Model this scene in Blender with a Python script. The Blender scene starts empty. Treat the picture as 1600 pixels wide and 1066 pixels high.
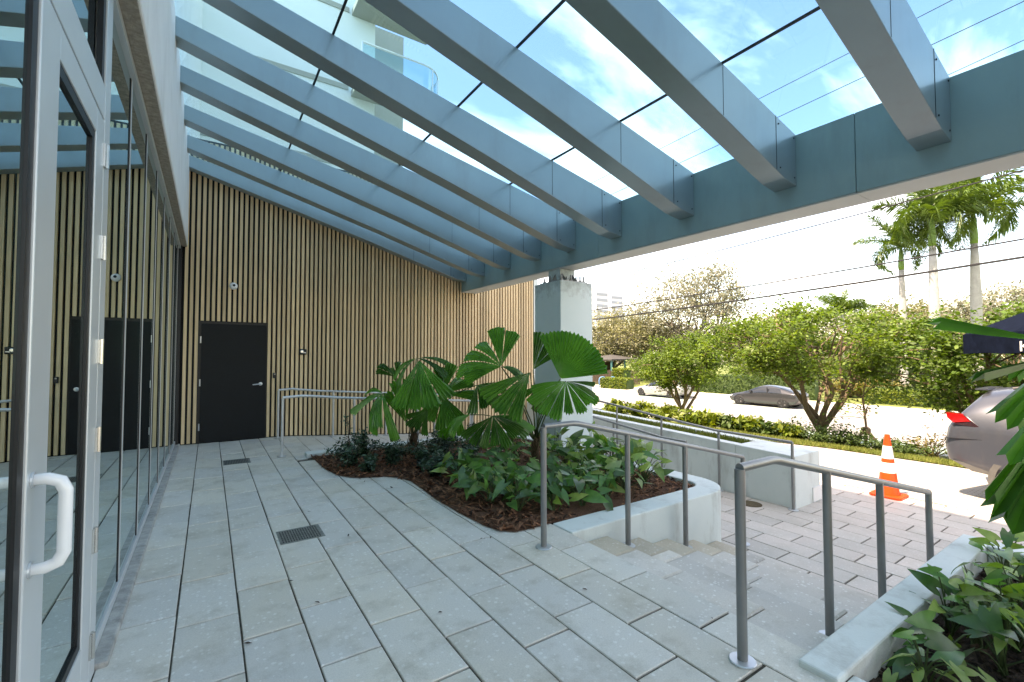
import bpy, bmesh, math, random
import numpy as np
from mathutils import Vector, Matrix, Euler
R = math.radians
random.seed(7); RNG = np.random.default_rng(11)
sc = bpy.context.scene
COL = sc.collection
# ------------------------------------------------------------------ camera
EYE = 1.52
YAW = math.atan(473 / 711.0); PITCH = math.atan(23 / 711.0)
cam = bpy.data.cameras.new('camera'); camo = bpy.data.objects.new('camera', cam); COL.objects.link(camo)
cam.sensor_width = 36; cam.lens = 36 * 711 / 1600; cam.clip_start = 0.05; cam.clip_end = 2000
camo.location = (0, 0, EYE); camo.rotation_euler = (R(90) + PITCH, 0, -YAW)
sc.camera = camo
# ------------------------------------------------------------------ sky, sun, exposure
SUN_EL, SUN_AZ = R(58), R(-86)          # azimuth from +Y towards +X
w = bpy.data.worlds.new('World'); sc.world = w; w.use_nodes = True
nt = w.node_tree; nt.nodes.clear()
N = nt.nodes.new; L = nt.links.new
out = N('ShaderNodeOutputWorld'); bg = N('ShaderNodeBackground'); sky = N('ShaderNodeTexSky')
sky.sky_type = 'NISHITA'; sky.sun_disc = False; sky.sun_elevation = SUN_EL; sky.sun_rotation = SUN_AZ
sky.altitude = 10; sky.air_density = 1.0; sky.dust_density = 0.8; sky.ozone_density = 1.2
tc = N('ShaderNodeTexCoord'); sep = N('ShaderNodeSeparateXYZ'); L(tc.outputs['Generated'], sep.inputs[0])
mx = N('ShaderNodeMath'); mx.operation = 'MAXIMUM'; mx.inputs[1].default_value = 0.0; L(sep.outputs['Z'], mx.inputs[0])
ad = N('ShaderNodeMath'); ad.operation = 'ADD'; ad.inputs[1].default_value = 0.12; L(mx.outputs[0], ad.inputs[0])
dv = N('ShaderNodeVectorMath'); dv.operation = 'DIVIDE'; L(tc.outputs['Generated'], dv.inputs[0])
cb = N('ShaderNodeCombineXYZ'); cb.inputs[2].default_value = 1.0
L(ad.outputs[0], cb.inputs[0]); L(ad.outputs[0], cb.inputs[1]); L(cb.outputs[0], dv.inputs[1])
mp = N('ShaderNodeMapping'); mp.inputs['Scale'].default_value = (0.75, 1.9, 0.0); mp.inputs['Rotation'].default_value = (0, 0, R(25)); mp.inputs['Location'].default_value = (3.3, 1.35, 0)
L(dv.outputs[0], mp.inputs['Vector'])
nz = N('ShaderNodeTexNoise'); nz.inputs['Scale'].default_value = 1.1; nz.inputs['Detail'].default_value = 8; nz.inputs['Roughness'].default_value = 0.58; nz.inputs['Distortion'].default_value = 0.4
L(mp.outputs[0], nz.inputs['Vector'])
cr = N('ShaderNodeValToRGB'); cr.color_ramp.elements[0].position = 0.47; cr.color_ramp.elements[1].position = 0.72
cr.color_ramp.elements[1].color = (0.9, 0.9, 0.9, 1); L(nz.outputs['Fac'], cr.inputs[0])
mixc = N('ShaderNodeMixRGB'); mixc.inputs[2].default_value = (6.0, 6.25, 6.7, 1)
L(cr.outputs[0], mixc.inputs[0]); L(sky.outputs[0], mixc.inputs[1])
L(mixc.outputs[0], bg.inputs['Color']); bg.inputs['Strength'].default_value = 0.108; L(bg.outputs[0], out.inputs['Surface'])
sun = bpy.data.lights.new('sun', 'SUN'); suno = bpy.data.objects.new('sun', sun); COL.objects.link(suno)
sun.energy = 2.2; sun.angle = R(0.53); sun.color = (1.0, 0.94, 0.86)
sdir = Vector((math.sin(SUN_AZ) * math.cos(SUN_EL), math.cos(SUN_AZ) * math.cos(SUN_EL), math.sin(SUN_EL)))
suno.rotation_euler = (-sdir).to_track_quat('-Z', 'Y').to_euler(); suno.location = (0, 0, 60)
sc.view_settings.view_transform = 'Standard'; sc.view_settings.look = 'None'; sc.view_settings.gamma = 1
sc.view_settings.exposure = 2.72; sc.view_settings.use_curve_mapping = False
sc.view_settings.use_white_balance = True; sc.view_settings.white_balance_temperature = 8900; sc.view_settings.white_balance_tint = 18
sc.render.engine = 'CYCLES'
sc.cycles.max_bounces = 10; sc.cycles.transparent_max_bounces = 24; sc.cycles.diffuse_bounces = 5; sc.cycles.glossy_bounces = 5
sc.cycles.sample_clamp_indirect = 6.0
try: sc.cycles.use_denoising = True
except Exception: pass

# ------------------------------------------------------------------ camera-pixel helper (1600x1066 photo): only to find where things stand
_f = 711.0
FW = Vector((math.sin(YAW) * math.cos(PITCH), math.cos(YAW) * math.cos(PITCH), math.sin(PITCH)))
RT = Vector((math.cos(YAW), -math.sin(YAW), 0)); UP = RT.cross(FW)
def at(px, py, d): return Vector((0, 0, EYE)) + FW * d + RT * ((px - 800) / _f * d) - UP * ((py - 533) / _f * d)
def on_ground(px, d, z): p = at(px, 556, d); return Vector((p.x, p.y, z))

# ------------------------------------------------------------------ materials
MATS = {}
def mat(name, col, rough=0.6, metal=0.0, var=0.12, scale=6.0, bump=0.0, bscale=60.0, spec=0.4, col2=None, detail=5.0, rnd=0.0, coat=0.0, trans=0.0, tcol=None, stretch=None, isl=0.0):
    m = bpy.data.materials.new(name); m.use_nodes = True
    t = m.node_tree; b = t.nodes['Principled BSDF']; o = t.nodes['Material Output']
    n = t.nodes.new; l = t.links.new
    b.inputs['Roughness'].default_value = rough; b.inputs['Metallic'].default_value = metal
    b.inputs['Specular IOR Level'].default_value = spec
    b.inputs['Coat Weight'].default_value = coat; b.inputs['Coat Roughness'].default_value = 0.05
    g = n('ShaderNodeNewGeometry'); vec = g.outputs['Position']
    if stretch:
        ma = n('ShaderNodeMapping'); ma.inputs['Scale'].default_value = stretch; l(vec, ma.inputs['Vector']); vec = ma.outputs[0]
    nz = n('ShaderNodeTexNoise'); nz.inputs['Scale'].default_value = scale; nz.inputs['Detail'].default_value = detail; nz.inputs['Roughness'].default_value = 0.6
    l(vec, nz.inputs['Vector'])
    ramp = n('ShaderNodeValToRGB'); ramp.color_ramp.elements[0].position = 0.3; ramp.color_ramp.elements[1].position = 0.7
    c2 = col2 if col2 else tuple(min(1, c * (1 + var)) for c in col)
    c1 = col if col2 else tuple(c * (1 - var) for c in col)
    ramp.color_ramp.elements[0].color = (*c1, 1); ramp.color_ramp.elements[1].color = (*c2, 1)
    l(nz.outputs['Fac'], ramp.inputs[0]); colout = ramp.outputs[0]
    if rnd:
        oi = n('ShaderNodeObjectInfo'); hs = n('ShaderNodeHueSaturation')
        mr = n('ShaderNodeMapRange'); mr.inputs['To Min'].default_value = 1 - rnd; mr.inputs['To Max'].default_value = 1 + rnd
        l(oi.outputs['Random'], mr.inputs['Value']); l(mr.outputs[0], hs.inputs['Value']); l(colout, hs.inputs['Color']); colout = hs.outputs[0]
    if isl:
        hi = n('ShaderNodeHueSaturation'); mi_ = n('ShaderNodeMapRange'); mi_.inputs['To Min'].default_value = 1 - isl; mi_.inputs['To Max'].default_value = 1 + isl
        l(g.outputs['Random Per Island'], mi_.inputs['Value']); l(mi_.outputs[0], hi.inputs['Value']); l(colout, hi.inputs['Color']); colout = hi.outputs[0]
    l(colout, b.inputs['Base Color'])
    if bump:
        nb = n('ShaderNodeTexNoise'); nb.inputs['Scale'].default_value = bscale; nb.inputs['Detail'].default_value = 4; l(vec, nb.inputs['Vector'])
        bp = n('ShaderNodeBump'); bp.inputs['Strength'].default_value = bump; bp.inputs['Distance'].default_value = 0.02
        l(nb.outputs['Fac'], bp.inputs['Height']); l(bp.outputs[0], b.inputs['Normal'])
    if trans:
        tr = n('ShaderNodeBsdfTranslucent'); mxs = n('ShaderNodeMixShader'); mxs.inputs[0].default_value = trans
        hs2 = n('ShaderNodeMixRGB'); hs2.blend_type = 'MULTIPLY'; hs2.inputs[0].default_value = 1.0; hs2.inputs[2].default_value = (*(tcol or (1.6, 1.9, 0.6)), 1)
        l(colout, hs2.inputs[1]); l(hs2.outputs[0], tr.inputs['Color'])
        l(b.outputs[0], mxs.inputs[1]); l(tr.outputs[0], mxs.inputs[2]); l(mxs.outputs[0], o.inputs['Surface'])
    MATS[name] = m; return m

def nodes_of(m): return m.node_tree.nodes, m.node_tree.links, m.node_tree.nodes['Principled BSDF']

def paver_mat(name, base, warm, speck=0.35, stain=0.5, vr=(.92, 1.06)):
    """speckled precast concrete: pale aggregate flecks, blotchy warm/cool tone per slab, brown dirt"""
    m = bpy.data.materials.new(name); m.use_nodes = True; n, l, b = nodes_of(m)
    g = n.new('ShaderNodeNewGeometry'); oi = n.new('ShaderNodeObjectInfo')
    big = n.new('ShaderNodeTexNoise'); big.inputs['Scale'].default_value = 1.6; big.inputs['Detail'].default_value = 6; l.new(g.outputs['Position'], big.inputs['Vector'])
    r1 = n.new('ShaderNodeValToRGB'); r1.color_ramp.elements[0].position = .32; r1.color_ramp.elements[1].position = .68
    r1.color_ramp.elements[0].color = (*base, 1); r1.color_ramp.elements[1].color = (*warm, 1)
    addm = n.new('ShaderNodeMath'); addm.operation = 'MULTIPLY_ADD'; addm.inputs[1].default_value = .30; l.new(oi.outputs['Random'], addm.inputs[0])
    sb = n.new('ShaderNodeMath'); sb.operation = 'SUBTRACT'; sb.inputs[1].default_value = .15; l.new(big.outputs['Fac'], sb.inputs[0]); l.new(sb.outputs[0], addm.inputs[2]); l.new(addm.outputs[0], r1.inputs[0])
    hs = n.new('ShaderNodeHueSaturation'); mr = n.new('ShaderNodeMapRange'); mr.inputs['To Min'].default_value = vr[0]; mr.inputs['To Max'].default_value = vr[1]
    mu = n.new('ShaderNodeMath'); mu.operation = 'MULTIPLY'; mu.inputs[1].default_value = 7.31; l.new(oi.outputs['Random'], mu.inputs[0])
    fr = n.new('ShaderNodeMath'); fr.operation = 'FRACT'; l.new(mu.outputs[0], fr.inputs[0]); l.new(fr.outputs[0], mr.inputs['Value'])
    l.new(mr.outputs[0], hs.inputs['Value']); l.new(r1.outputs[0], hs.inputs['Color'])
    vo = n.new('ShaderNodeTexVoronoi'); vo.inputs['Scale'].default_value = 34; l.new(g.outputs['Position'], vo.inputs['Vector'])
    vs = n.new('ShaderNodeSeparateColor'); l.new(vo.outputs['Color'], vs.inputs[0])
    # fleck radius varies by cell; only some cells carry one
    th = n.new('ShaderNodeMapRange'); th.inputs['From Min'].default_value = .45; th.inputs['From Max'].default_value = 1; th.inputs['To Min'].default_value = 0; th.inputs['To Max'].default_value = .42
    l.new(vs.outputs[0], th.inputs['Value'])
    lt = n.new('ShaderNodeMath'); lt.operation = 'LESS_THAN'; l.new(vo.outputs['Distance'], lt.inputs[0]); l.new(th.outputs[0], lt.inputs[1])
    sm = n.new('ShaderNodeMath'); sm.operation = 'MULTIPLY'; sm.inputs[1].default_value = speck; l.new(lt.outputs[0], sm.inputs[0])
    mixs = n.new('ShaderNodeMixRGB'); mixs.inputs[2].default_value = (.82, .83, .80, 1); l.new(sm.outputs[0], mixs.inputs[0]); l.new(hs.outputs[0], mixs.inputs[1])
    fine = n.new('ShaderNodeTexNoise'); fine.inputs['Scale'].default_value = 130; fine.inputs['Detail'].default_value = 3; l.new(g.outputs['Position'], fine.inputs['Vector'])
    mf = n.new('ShaderNodeMapRange'); mf.inputs['To Min'].default_value = .80; mf.inputs['To Max'].default_value = 1.2; l.new(fine.outputs['Fac'], mf.inputs['Value'])
    mm = n.new('ShaderNodeMixRGB'); mm.blend_type = 'MULTIPLY'; mm.inputs[0].default_value = 1; l.new(mixs.outputs[0], mm.inputs[1]); l.new(mf.outputs[0], mm.inputs[2])
    st = n.new('ShaderNodeTexNoise'); st.inputs['Scale'].default_value = 3.3; st.inputs['Detail'].default_value = 9; st.inputs['Roughness'].default_value = .7; l.new(g.outputs['Position'], st.inputs['Vector'])
    rs = n.new('ShaderNodeValToRGB'); rs.color_ramp.elements[0].position = .50; rs.color_ramp.elements[1].position = .76; rs.color_ramp.elements[1].color = (stain, stain, stain, 1)
    l.new(st.outputs['Fac'], rs.inputs[0])
    ms = n.new('ShaderNodeMixRGB'); ms.inputs[2].default_value = (.27, .235, .165, 1); l.new(rs.outputs[0], ms.inputs[0]); l.new(mm.outputs[0], ms.inputs[1])
    l.new(ms.outputs[0], b.inputs['Base Color'])
    b.inputs['Roughness'].default_value = .62; b.inputs['Specular IOR Level'].default_value = .35
    bp = n.new('ShaderNodeBump'); bp.inputs['Strength'].default_value = .12; bp.inputs['Distance'].default_value = .01; l.new(fine.outputs['Fac'], bp.inputs['Height']); l.new(bp.outputs[0], b.inputs['Normal'])
    MATS[name] = m

paver_mat('paver', (.58, .57, .53), (.62, .585, .505), .4, .6)
paver_mat('step_slab', (.55, .525, .485), (.62, .575, .51), .5, .5, (.78, 1.12))
paver_mat('step_tan', (.46, .40, .31), (.54, .47, .37), .3, .5)
paver_mat('plaza_paver', (.46, .44, .40), (.55, .50, .45), .2, .3)
mat('joint', (.035, .032, .026), .9, var=.5, scale=20, col2=(.11, .095, .07))
mat('wall_blue', (.58, .65, .635), .7, var=.06, scale=2.2, bump=.15, bscale=90, col2=(.64, .70, .68))
mat('column_paint', (.55, .66, .66), .7, var=.06, scale=2.2, bump=.12, bscale=90, col2=(.61, .70, .70))
mat('column_stain', (.10, .12, .11), .9, var=.4, scale=14)
mat('canopy_paint', (.25, .335, .36), .34, metal=.35, var=.06, scale=1.2, spec=.6, rnd=.04, coat=.25)
mat('beam_paint', (.22, .36, .39), .45, metal=.15, var=.05, scale=1.2, spec=.4)
mat('soffit_paint', (.55, .58, .58), .6, var=.05, scale=2)
mat('seal', (.012, .02, .025), .5)
mat('steel', (.25, .26, .26), .38, metal=.6, var=.08, scale=8, spec=.5)
mat('steel_light', (.55, .58, .60), .32, metal=.55, var=.06, scale=8)
mat('frame_alu', (.62, .67, .69), .35, metal=.35, var=.03, scale=3)
mat('gasket', (.008, .009, .011), .45)
mat('fascia', (.78, .78, .76), .8, var=.05, scale=2.5, bump=.1, bscale=60)
mat('fascia_edge', (.34, .30, .25), .95, var=.3, scale=30, bump=.5, bscale=120)
mat('sill_concrete', (.36, .36, .34), .9, var=.3, scale=14, bump=.5, bscale=80)
mat('black_board', (.006, .006, .007), .7)
mat('door_black', (.005, .008, .010), .5, var=.25, scale=60, spec=.2)
mat('white_enamel', (.80, .82, .83), .25, var=.02, coat=.4)
mat('chrome', (.62, .62, .60), .25, metal=.9, var=.05)
mat('lobby_dark', (.035, .045, .045), .7, var=.3, scale=1.5)
mat('lobby_floor', (.12, .12, .11), .35, var=.2, scale=2)
mat('tower_white', (.74, .77, .76), .8, var=.03, scale=.4)
mat('tower_beige', (.36, .355, .31), .8, var=.04, scale=.5)
mat('tower_dark', (.05, .08, .09), .15, var=.2, scale=.7)
mat('mulch_red', (.10, .042, .022), .95, var=.5, scale=60, col2=(.26, .12, .065), bump=.8, bscale=120, isl=.9)
mat('mulch_dark', (.022, .014, .010), .95, var=.5, scale=45, col2=(.10, .065, .047), bump=.8, bscale=120, isl=.7)
mat('fan_leaf', (.030, .125, .026), .28, var=.3, scale=4, col2=(.085, .23, .045), rnd=.4, spec=.5, trans=.28, tcol=(1.7, 2.6, .5))
mat('petiole', (.06, .10, .035), .5, var=.3, scale=12)
mat('palm_fibre', (.10, .065, .035), .95, var=.4, scale=40, bump=.9, bscale=70)
mat('arrow_leaf', (.035, .115, .030), .30, var=.3, scale=9, col2=(.08, .20, .05), rnd=.5, spec=.5, trans=.22, tcol=(1.7, 2.2, .6))
mat('arrow_leaf_pale', (.12, .23, .04), .4, var=.3, scale=12, col2=(.24, .34, .09), rnd=.3, spec=.5, trans=.25, tcol=(1.6, 1.9, .6))
mat('dark_leaf', (.016, .045, .026), .35, var=.5, scale=14, col2=(.045, .10, .06), spec=.5, trans=.1, isl=.5)
mat('twig', (.07, .05, .035), .9, var=.3, scale=20)
mat('bark', (.16, .115, .075), .9, var=.35, scale=14, bump=.7, bscale=45, stretch=(1, 1, .35))
mat('tree_leaf', (.055, .115, .020), .5, var=.5, scale=2.2, col2=(.15, .21, .04), isl=.55, spec=.35, trans=.38, tcol=(1.7, 1.7, .45))
mat('tree_leaf_deep', (.045, .10, .02), .5, var=.5, scale=2.2, col2=(.12, .18, .035), isl=.55, spec=.35, trans=.35, tcol=(1.6, 1.7, .45))
mat('oak_leaf', (.15, .155, .08), .6, var=.4, scale=.35, isl=.4, col2=(.25, .24, .145), spec=.3, trans=.3, tcol=(1.4, 1.4, .7))
mat('oak_leaf_grey', (.19, .195, .14), .6, var=.4, scale=.4, isl=.4, col2=(.30, .295, .23), spec=.3, trans=.3, tcol=(1.3, 1.3, .9))
mat('oak_bark', (.13, .115, .095), .95, var=.3, scale=4)
mat('hedge_leaf', (.03, .065, .018), .6, var=.5, scale=2, col2=(.075, .12, .03), trans=.2)
mat('yellow_leaf', (.075, .13, .02), .45, var=.4, scale=3, col2=(.19, .22, .03), isl=.5, trans=.3, tcol=(1.6, 1.6, .4))
mat('croton_leaf', (.10, .10, .025), .45, var=.5, scale=3, col2=(.24, .18, .04), trans=.25, tcol=(1.5, 1.4, .5))
mat('palm_leaf', (.045, .095, .025), .42, var=.4, scale=1.2, col2=(.12, .18, .04), trans=.3, tcol=(1.5, 1.6, .5), spec=.5)
mat('palm_trunk', (.34, .33, .31), .85, var=.15, scale=3, bump=.3, bscale=8)
mat('crownshaft', (.13, .24, .05), .45, var=.15, scale=3)
mat('grass', (.09, .13, .025), .8, var=.4, scale=2.5, col2=(.20, .21, .05), trans=.3, tcol=(1.4, 1.5, .5))
mat('lawn', (.10, .14, .03), .95, var=.35, scale=1.2, col2=(.19, .21, .06), bump=.4, bscale=30)
mat('asphalt', (.27, .26, .25), .9, var=.12, scale=1.3, bump=.25, bscale=90)
mat('bike_lane', (.30, .40, .33), .9, var=.1, scale=1.5)
mat('kerb', (.46, .45, .42), .9, var=.12, scale=3)
mat('sidewalk', (.48, .46, .43), .9, var=.1, scale=2.2, bump=.2, bscale=60)
mat('road_paint', (.72, .72, .69), .8, var=.12, scale=6)
mat('earth', (.10, .085, .06), .95, var=.3, scale=3, bump=.4, bscale=25)
mat('cone_orange', (.62, .055, .006), .5, var=.1, scale=9)
mat('reflective', (.70, .70, .68), .45, var=.08, scale=20)
mat('rubber', (.012, .012, .013), .75, var=.3, scale=20)
mat('suv_paint', (.062, .068, .084), .32, metal=.35, var=.03, scale=2, coat=.5)
mat('sedan_paint', (.05, .05, .052), .28, metal=.6, var=.03, scale=2, coat=.8)
mat('white_paint', (.3, .3, .29), .3, metal=.2, var=.03, scale=2, coat=.6)
mat('car_glass', (.010, .012, .013), .05, spec=.8)
mat('cladding', (.09, .088, .085), .65, var=.1, scale=10)
mat('lamp_red', (.30, .006, .006), .15, coat=.8)
mat('lamp_dark', (.03, .012, .014), .12, coat=.8)
mat('alloy', (.50, .50, .50), .3, metal=.8)
mat('navy_fabric', (.004, .007, .016), .95, spec=.05, var=.25, scale=8, bump=.2, bscale=40)
mat('iron', (.012, .013, .012), .6)
mat('wood_brown', (.06, .042, .030), .85, var=.3, scale=8)
mat('shelter_roof', (.06, .058, .055), .8, var=.15, scale=2)
mat('teal_metal', (.03, .12, .12), .5)
mat('blue_rack', (.10, .26, .45), .4)
mat('cable', (.018, .018, .020), .7)
mat('far_white', (.66, .68, .69), .8, var=.04, scale=.2)
mat('far_band', (.34, .37, .39), .5, var=.05)
mat('grate', (.22, .24, .225), .6, metal=.4, var=.3, scale=25)
mat('manhole', (.11, .085, .05), .75, metal=.3, var=.3, scale=30, bump=.5, bscale=90)
mat('sticker_white', (.75, .77, .78), .6)
mat('sticker_ink', (.10, .12, .14), .6)
mat('sticker_teal', (.02, .16, .15), .5)

# column: dirty runs under the cap
n_, l_, b_ = nodes_of(MATS['column_paint'])
g_ = n_.new('ShaderNodeNewGeometry'); s_ = n_.new('ShaderNodeSeparateXYZ'); l_.new(g_.outputs['Position'], s_.inputs[0])
nn = n_.new('ShaderNodeTexNoise'); nn.inputs['Scale'].default_value = 9; nn.inputs['Detail'].default_value = 8; nn.inputs['Roughness'].default_value = .7; l_.new(g_.outputs['Position'], nn.inputs['Vector'])
mr_ = n_.new('ShaderNodeMapRange'); mr_.inputs['From Min'].default_value = 2.36; mr_.inputs['From Max'].default_value = 2.74; mr_.inputs['To Min'].default_value = -.28; mr_.inputs['To Max'].default_value = .10; l_.new(s_.outputs['Z'], mr_.inputs['Value'])
aa = n_.new('ShaderNodeMath'); aa.operation = 'ADD'; l_.new(nn.outputs['Fac'], aa.inputs[0]); l_.new(mr_.outputs[0], aa.inputs[1])
rr = n_.new('ShaderNodeValToRGB'); rr.color_ramp.elements[0].position = .38; rr.color_ramp.elements[1].position = .72; rr.color_ramp.elements[1].color = (.6, .6, .6, 1); l_.new(aa.outputs[0], rr.inputs[0])
mm_ = n_.new('ShaderNodeMixRGB'); mm_.inputs[2].default_value = (.15, .17, .16, 1); src = b_.inputs['Base Color'].links[0].from_socket
l_.new(rr.outputs[0], mm_.inputs[0]); l_.new(src, mm_.inputs[1]); l_.new(mm_.outputs[0], b_.inputs['Base Color'])

def grime(name, col, lo, hi, amt, scale, stretch=(1,1,.35)):
    n, l, b = nodes_of(MATS[name]); g = n.new('ShaderNodeNewGeometry'); mp2 = n.new('ShaderNodeMapping'); mp2.inputs['Scale'].default_value = stretch; l.new(g.outputs['Position'], mp2.inputs[0])
    t = n.new('ShaderNodeTexNoise'); t.inputs['Scale'].default_value = scale; t.inputs['Detail'].default_value = 9; t.inputs['Roughness'].default_value = .68; l.new(mp2.outputs[0], t.inputs['Vector'])
    r = n.new('ShaderNodeValToRGB'); r.color_ramp.elements[0].position = lo; r.color_ramp.elements[1].position = hi; r.color_ramp.elements[1].color = (amt, amt, amt, 1); l.new(t.outputs['Fac'], r.inputs[0])
    m_ = n.new('ShaderNodeMixRGB'); m_.inputs[2].default_value = (*col, 1); src = b.inputs['Base Color'].links[0].from_socket; l.new(r.outputs[0], m_.inputs[0]); l.new(src, m_.inputs[1]); l.new(m_.outputs[0], b.inputs['Base Color'])
grime('wall_blue', (.25, .25, .22), .52, .74, .55, 3.2)
grime('canopy_paint', (.20, .21, .20), .52, .75, .35, 2.2, (1, 1, .25)); grime('beam_paint', (.14, .17, .17), .52, .75, .35, 2.0, (1, 1, .2))
grime('fascia', (.45, .44, .40), .52, .76, .4, 1.6); grime('cone_orange', (.16, .07, .04), .54, .72, .4, 9); grime('reflective', (.3, .29, .27), .55, .75, .4, 9)
# slat wood: long grain, tone from slat to slat
def wood_mat(name, a, c):
    m = mat(name, a, .55, var=.2, scale=16, col2=c, rnd=.2, spec=.35, stretch=(3.0, 3.0, .16), detail=7)
wood_mat('slat_wood', (.60, .435, .25), (.78, .595, .365))

def glass_mat(name, tint, refl, base, power):
    m = bpy.data.materials.new(name); m.use_nodes = True; n = m.node_tree.nodes; l = m.node_tree.links
    n.remove(n['Principled BSDF']); o = n['Material Output']
    t = n.new('ShaderNodeBsdfTransparent'); t.inputs[0].default_value = (*tint, 1)
    g = n.new('ShaderNodeBsdfGlossy'); g.inputs['Color'].default_value = (*refl, 1); g.inputs['Roughness'].default_value = .004
    lw = n.new('ShaderNodeLayerWeight'); lw.inputs['Blend'].default_value = .5
    p = n.new('ShaderNodeMath'); p.operation = 'POWER'; p.inputs[1].default_value = power; l.new(lw.outputs['Facing'], p.inputs[0])
    ma = n.new('ShaderNodeMapRange'); ma.inputs['To Min'].default_value = base; ma.inputs['To Max'].default_value = .95; l.new(p.outputs[0], ma.inputs['Value'])
    mix = n.new('ShaderNodeMixShader'); l.new(ma.outputs[0], mix.inputs[0]); l.new(t.outputs[0], mix.inputs[1]); l.new(g.outputs[0], mix.inputs[2]); l.new(mix.outputs[0], o.inputs['Surface'])
    MATS[name] = m
glass_mat('canopy_glass', (.63, .83, .91), (.9, .97, 1), .03, 4.5)
glass_mat('store_glass', (.22, .30, .29), (.82, .93, .93), .55, 2.0)
glass_mat('rail_glass', (.45, .72, .76), (.9, 1, 1), .12, 3.0)

# ------------------------------------------------------------------ mesh helpers
class MB:
    def __init__(s): s.v = []; s.f = []; s.m = []
    def add(s, verts, faces, mi=0):
        o = len(s.v); s.v += [tuple(p) for p in verts]; s.f += [tuple(i + o for i in q) for q in faces]; s.m += [mi] * len(faces); return s
    def box(s, x0, x1, y0, y1, z0, z1, mi=0):
        return s.add([(x0,y0,z0),(x1,y0,z0),(x1,y1,z0),(x0,y1,z0),(x0,y0,z1),(x1,y0,z1),(x1,y1,z1),(x0,y1,z1)],
                     [(0,3,2,1),(4,5,6,7),(0,1,5,4),(1,2,6,5),(2,3,7,6),(3,0,4,7)], mi)
    def prism(s, poly, z0, z1, mi=0):
        n = len(poly); zz0 = z0 if callable(z0) else (lambda x, y: z0); zz1 = z1 if callable(z1) else (lambda x, y: z1)
        vs = [(x, y, zz0(x, y)) for x, y in poly] + [(x, y, zz1(x, y)) for x, y in poly]
        fs = [tuple(range(n - 1, -1, -1)), tuple(range(n, 2 * n))] + [(i, (i + 1) % n, n + (i + 1) % n, n + i) for i in range(n)]
        return s.add(vs, fs, mi)
    def prism_y(s, poly, y0, y1, mi=0):      # polygon in x,z extruded along y
        n = len(poly); vs = [(x, y0, z) for x, z in poly] + [(x, y1, z) for x, z in poly]
        fs = [tuple(range(n)), tuple(range(2 * n - 1, n - 1, -1))] + [(i, n + i, n + (i + 1) % n, (i + 1) % n) for i in range(n)]
        return s.add(vs, fs, mi)
    def prism_x(s, poly, x0, x1, mi=0):      # polygon in y,z extruded along x
        n = len(poly); vs = [(x0, y, z) for y, z in poly] + [(x1, y, z) for y, z in poly]
        fs = [tuple(range(n - 1, -1, -1)), tuple(range(n, 2 * n))] + [(i, (i + 1) % n, n + (i + 1) % n, n + i) for i in range(n)]
        return s.add(vs, fs, mi)
    def tube(s, pts, r, n=8, mi=0, cap=True):
        pts = [Vector(p) for p in pts]; k = len(pts); rs = r if isinstance(r, (list, tuple)) else [r] * k
        vs = []; prev = None
        for i, p in enumerate(pts):
            if i == 0: d = pts[1] - p
            elif i == k - 1: d = p - pts[-2]
            else: d = (pts[i + 1] - p).normalized() + (p - pts[i - 1]).normalized()
            d.normalize()
            if prev is None:
                a = Vector((0, 0, 1)) if abs(d.z) < .9 else Vector((1, 0, 0)); u = d.cross(a).normalized()
            else: u = (prev - d * prev.dot(d)).normalized()
            prev = u; v = d.cross(u)
            sc_ = 1.0
            if 0 < i < k - 1:
                c = (pts[i + 1] - p).normalized().dot(d); sc_ = 1 / max(.6, c)
            for j in range(n):
                t = 2 * math.pi * j / n; vs.append(p + (u * math.cos(t) + v * math.sin(t)) * rs[i] * (sc_ if n > 4 else 1))
        fs = [(i*n+j, i*n+(j+1)%n, (i+1)*n+(j+1)%n, (i+1)*n+j) for i in range(k-1) for j in range(n)]
        if cap: fs += [tuple(range(n-1, -1, -1)), tuple(range((k-1)*n, k*n))]
        return s.add(vs, fs, mi)
    def lathe(s, prof, c=(0,0,0), n=20, mi=0, axis='z'):
        vs = []
        for r, h in prof:
            for j in range(n):
                t = 2*math.pi*j/n; a, b = r*math.cos(t), r*math.sin(t)
                vs.append((c[0]+a, c[1]+b, c[2]+h) if axis == 'z' else (c[0]+h, c[1]+a, c[2]+b) if axis == 'x' else (c[0]+a, c[1]+h, c[2]+b))
        k = len(prof); fs = [(i*n+j, i*n+(j+1)%n, (i+1)*n+(j+1)%n, (i+1)*n+j) for i in range(k-1) for j in range(n)]
        fs += [tuple(range(n-1,-1,-1)), tuple(range((k-1)*n, k*n))]
        return s.add(vs, fs, mi)
    def mesh(s, name, mats, smooth=False):
        me = bpy.data.meshes.new(name); me.from_pydata(s.v, [], s.f); 
        for m in (mats if isinstance(mats, (list, tuple)) else [mats]): me.materials.append(MATS[m])
        if any(s.m): me.polygons.foreach_set('material_index', s.m)
        if smooth: me.polygons.foreach_set('use_smooth', [True]*len(s.f))
        bm = bmesh.new(); bm.from_mesh(me); bmesh.ops.recalc_face_normals(bm, faces=bm.faces); bm.to_mesh(me); bm.free()
        me.update(); return me
    def build(s, name, mats, parent=None, smooth=False, bevel=0, seg=2, auto=False):
        return link(name, s.mesh(name, mats, smooth), parent, bevel, seg, auto)
def link(name, me, parent=None, bevel=0, seg=2, auto=False):
    o = bpy.data.objects.new(name, me); COL.objects.link(o)
    if parent is not None:
        o.parent = parent; o.matrix_parent_inverse = Matrix.Translation(-Vector(parent.location))
    if bevel:
        b = o.modifiers.new('edge', 'BEVEL'); b.width = bevel; b.segments = seg; b.limit_method = 'ANGLE'; b.angle_limit = R(40)
    if auto:
        try: me.set_sharp_from_angle(angle=R(35))
        except Exception: pass
    return o
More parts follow.
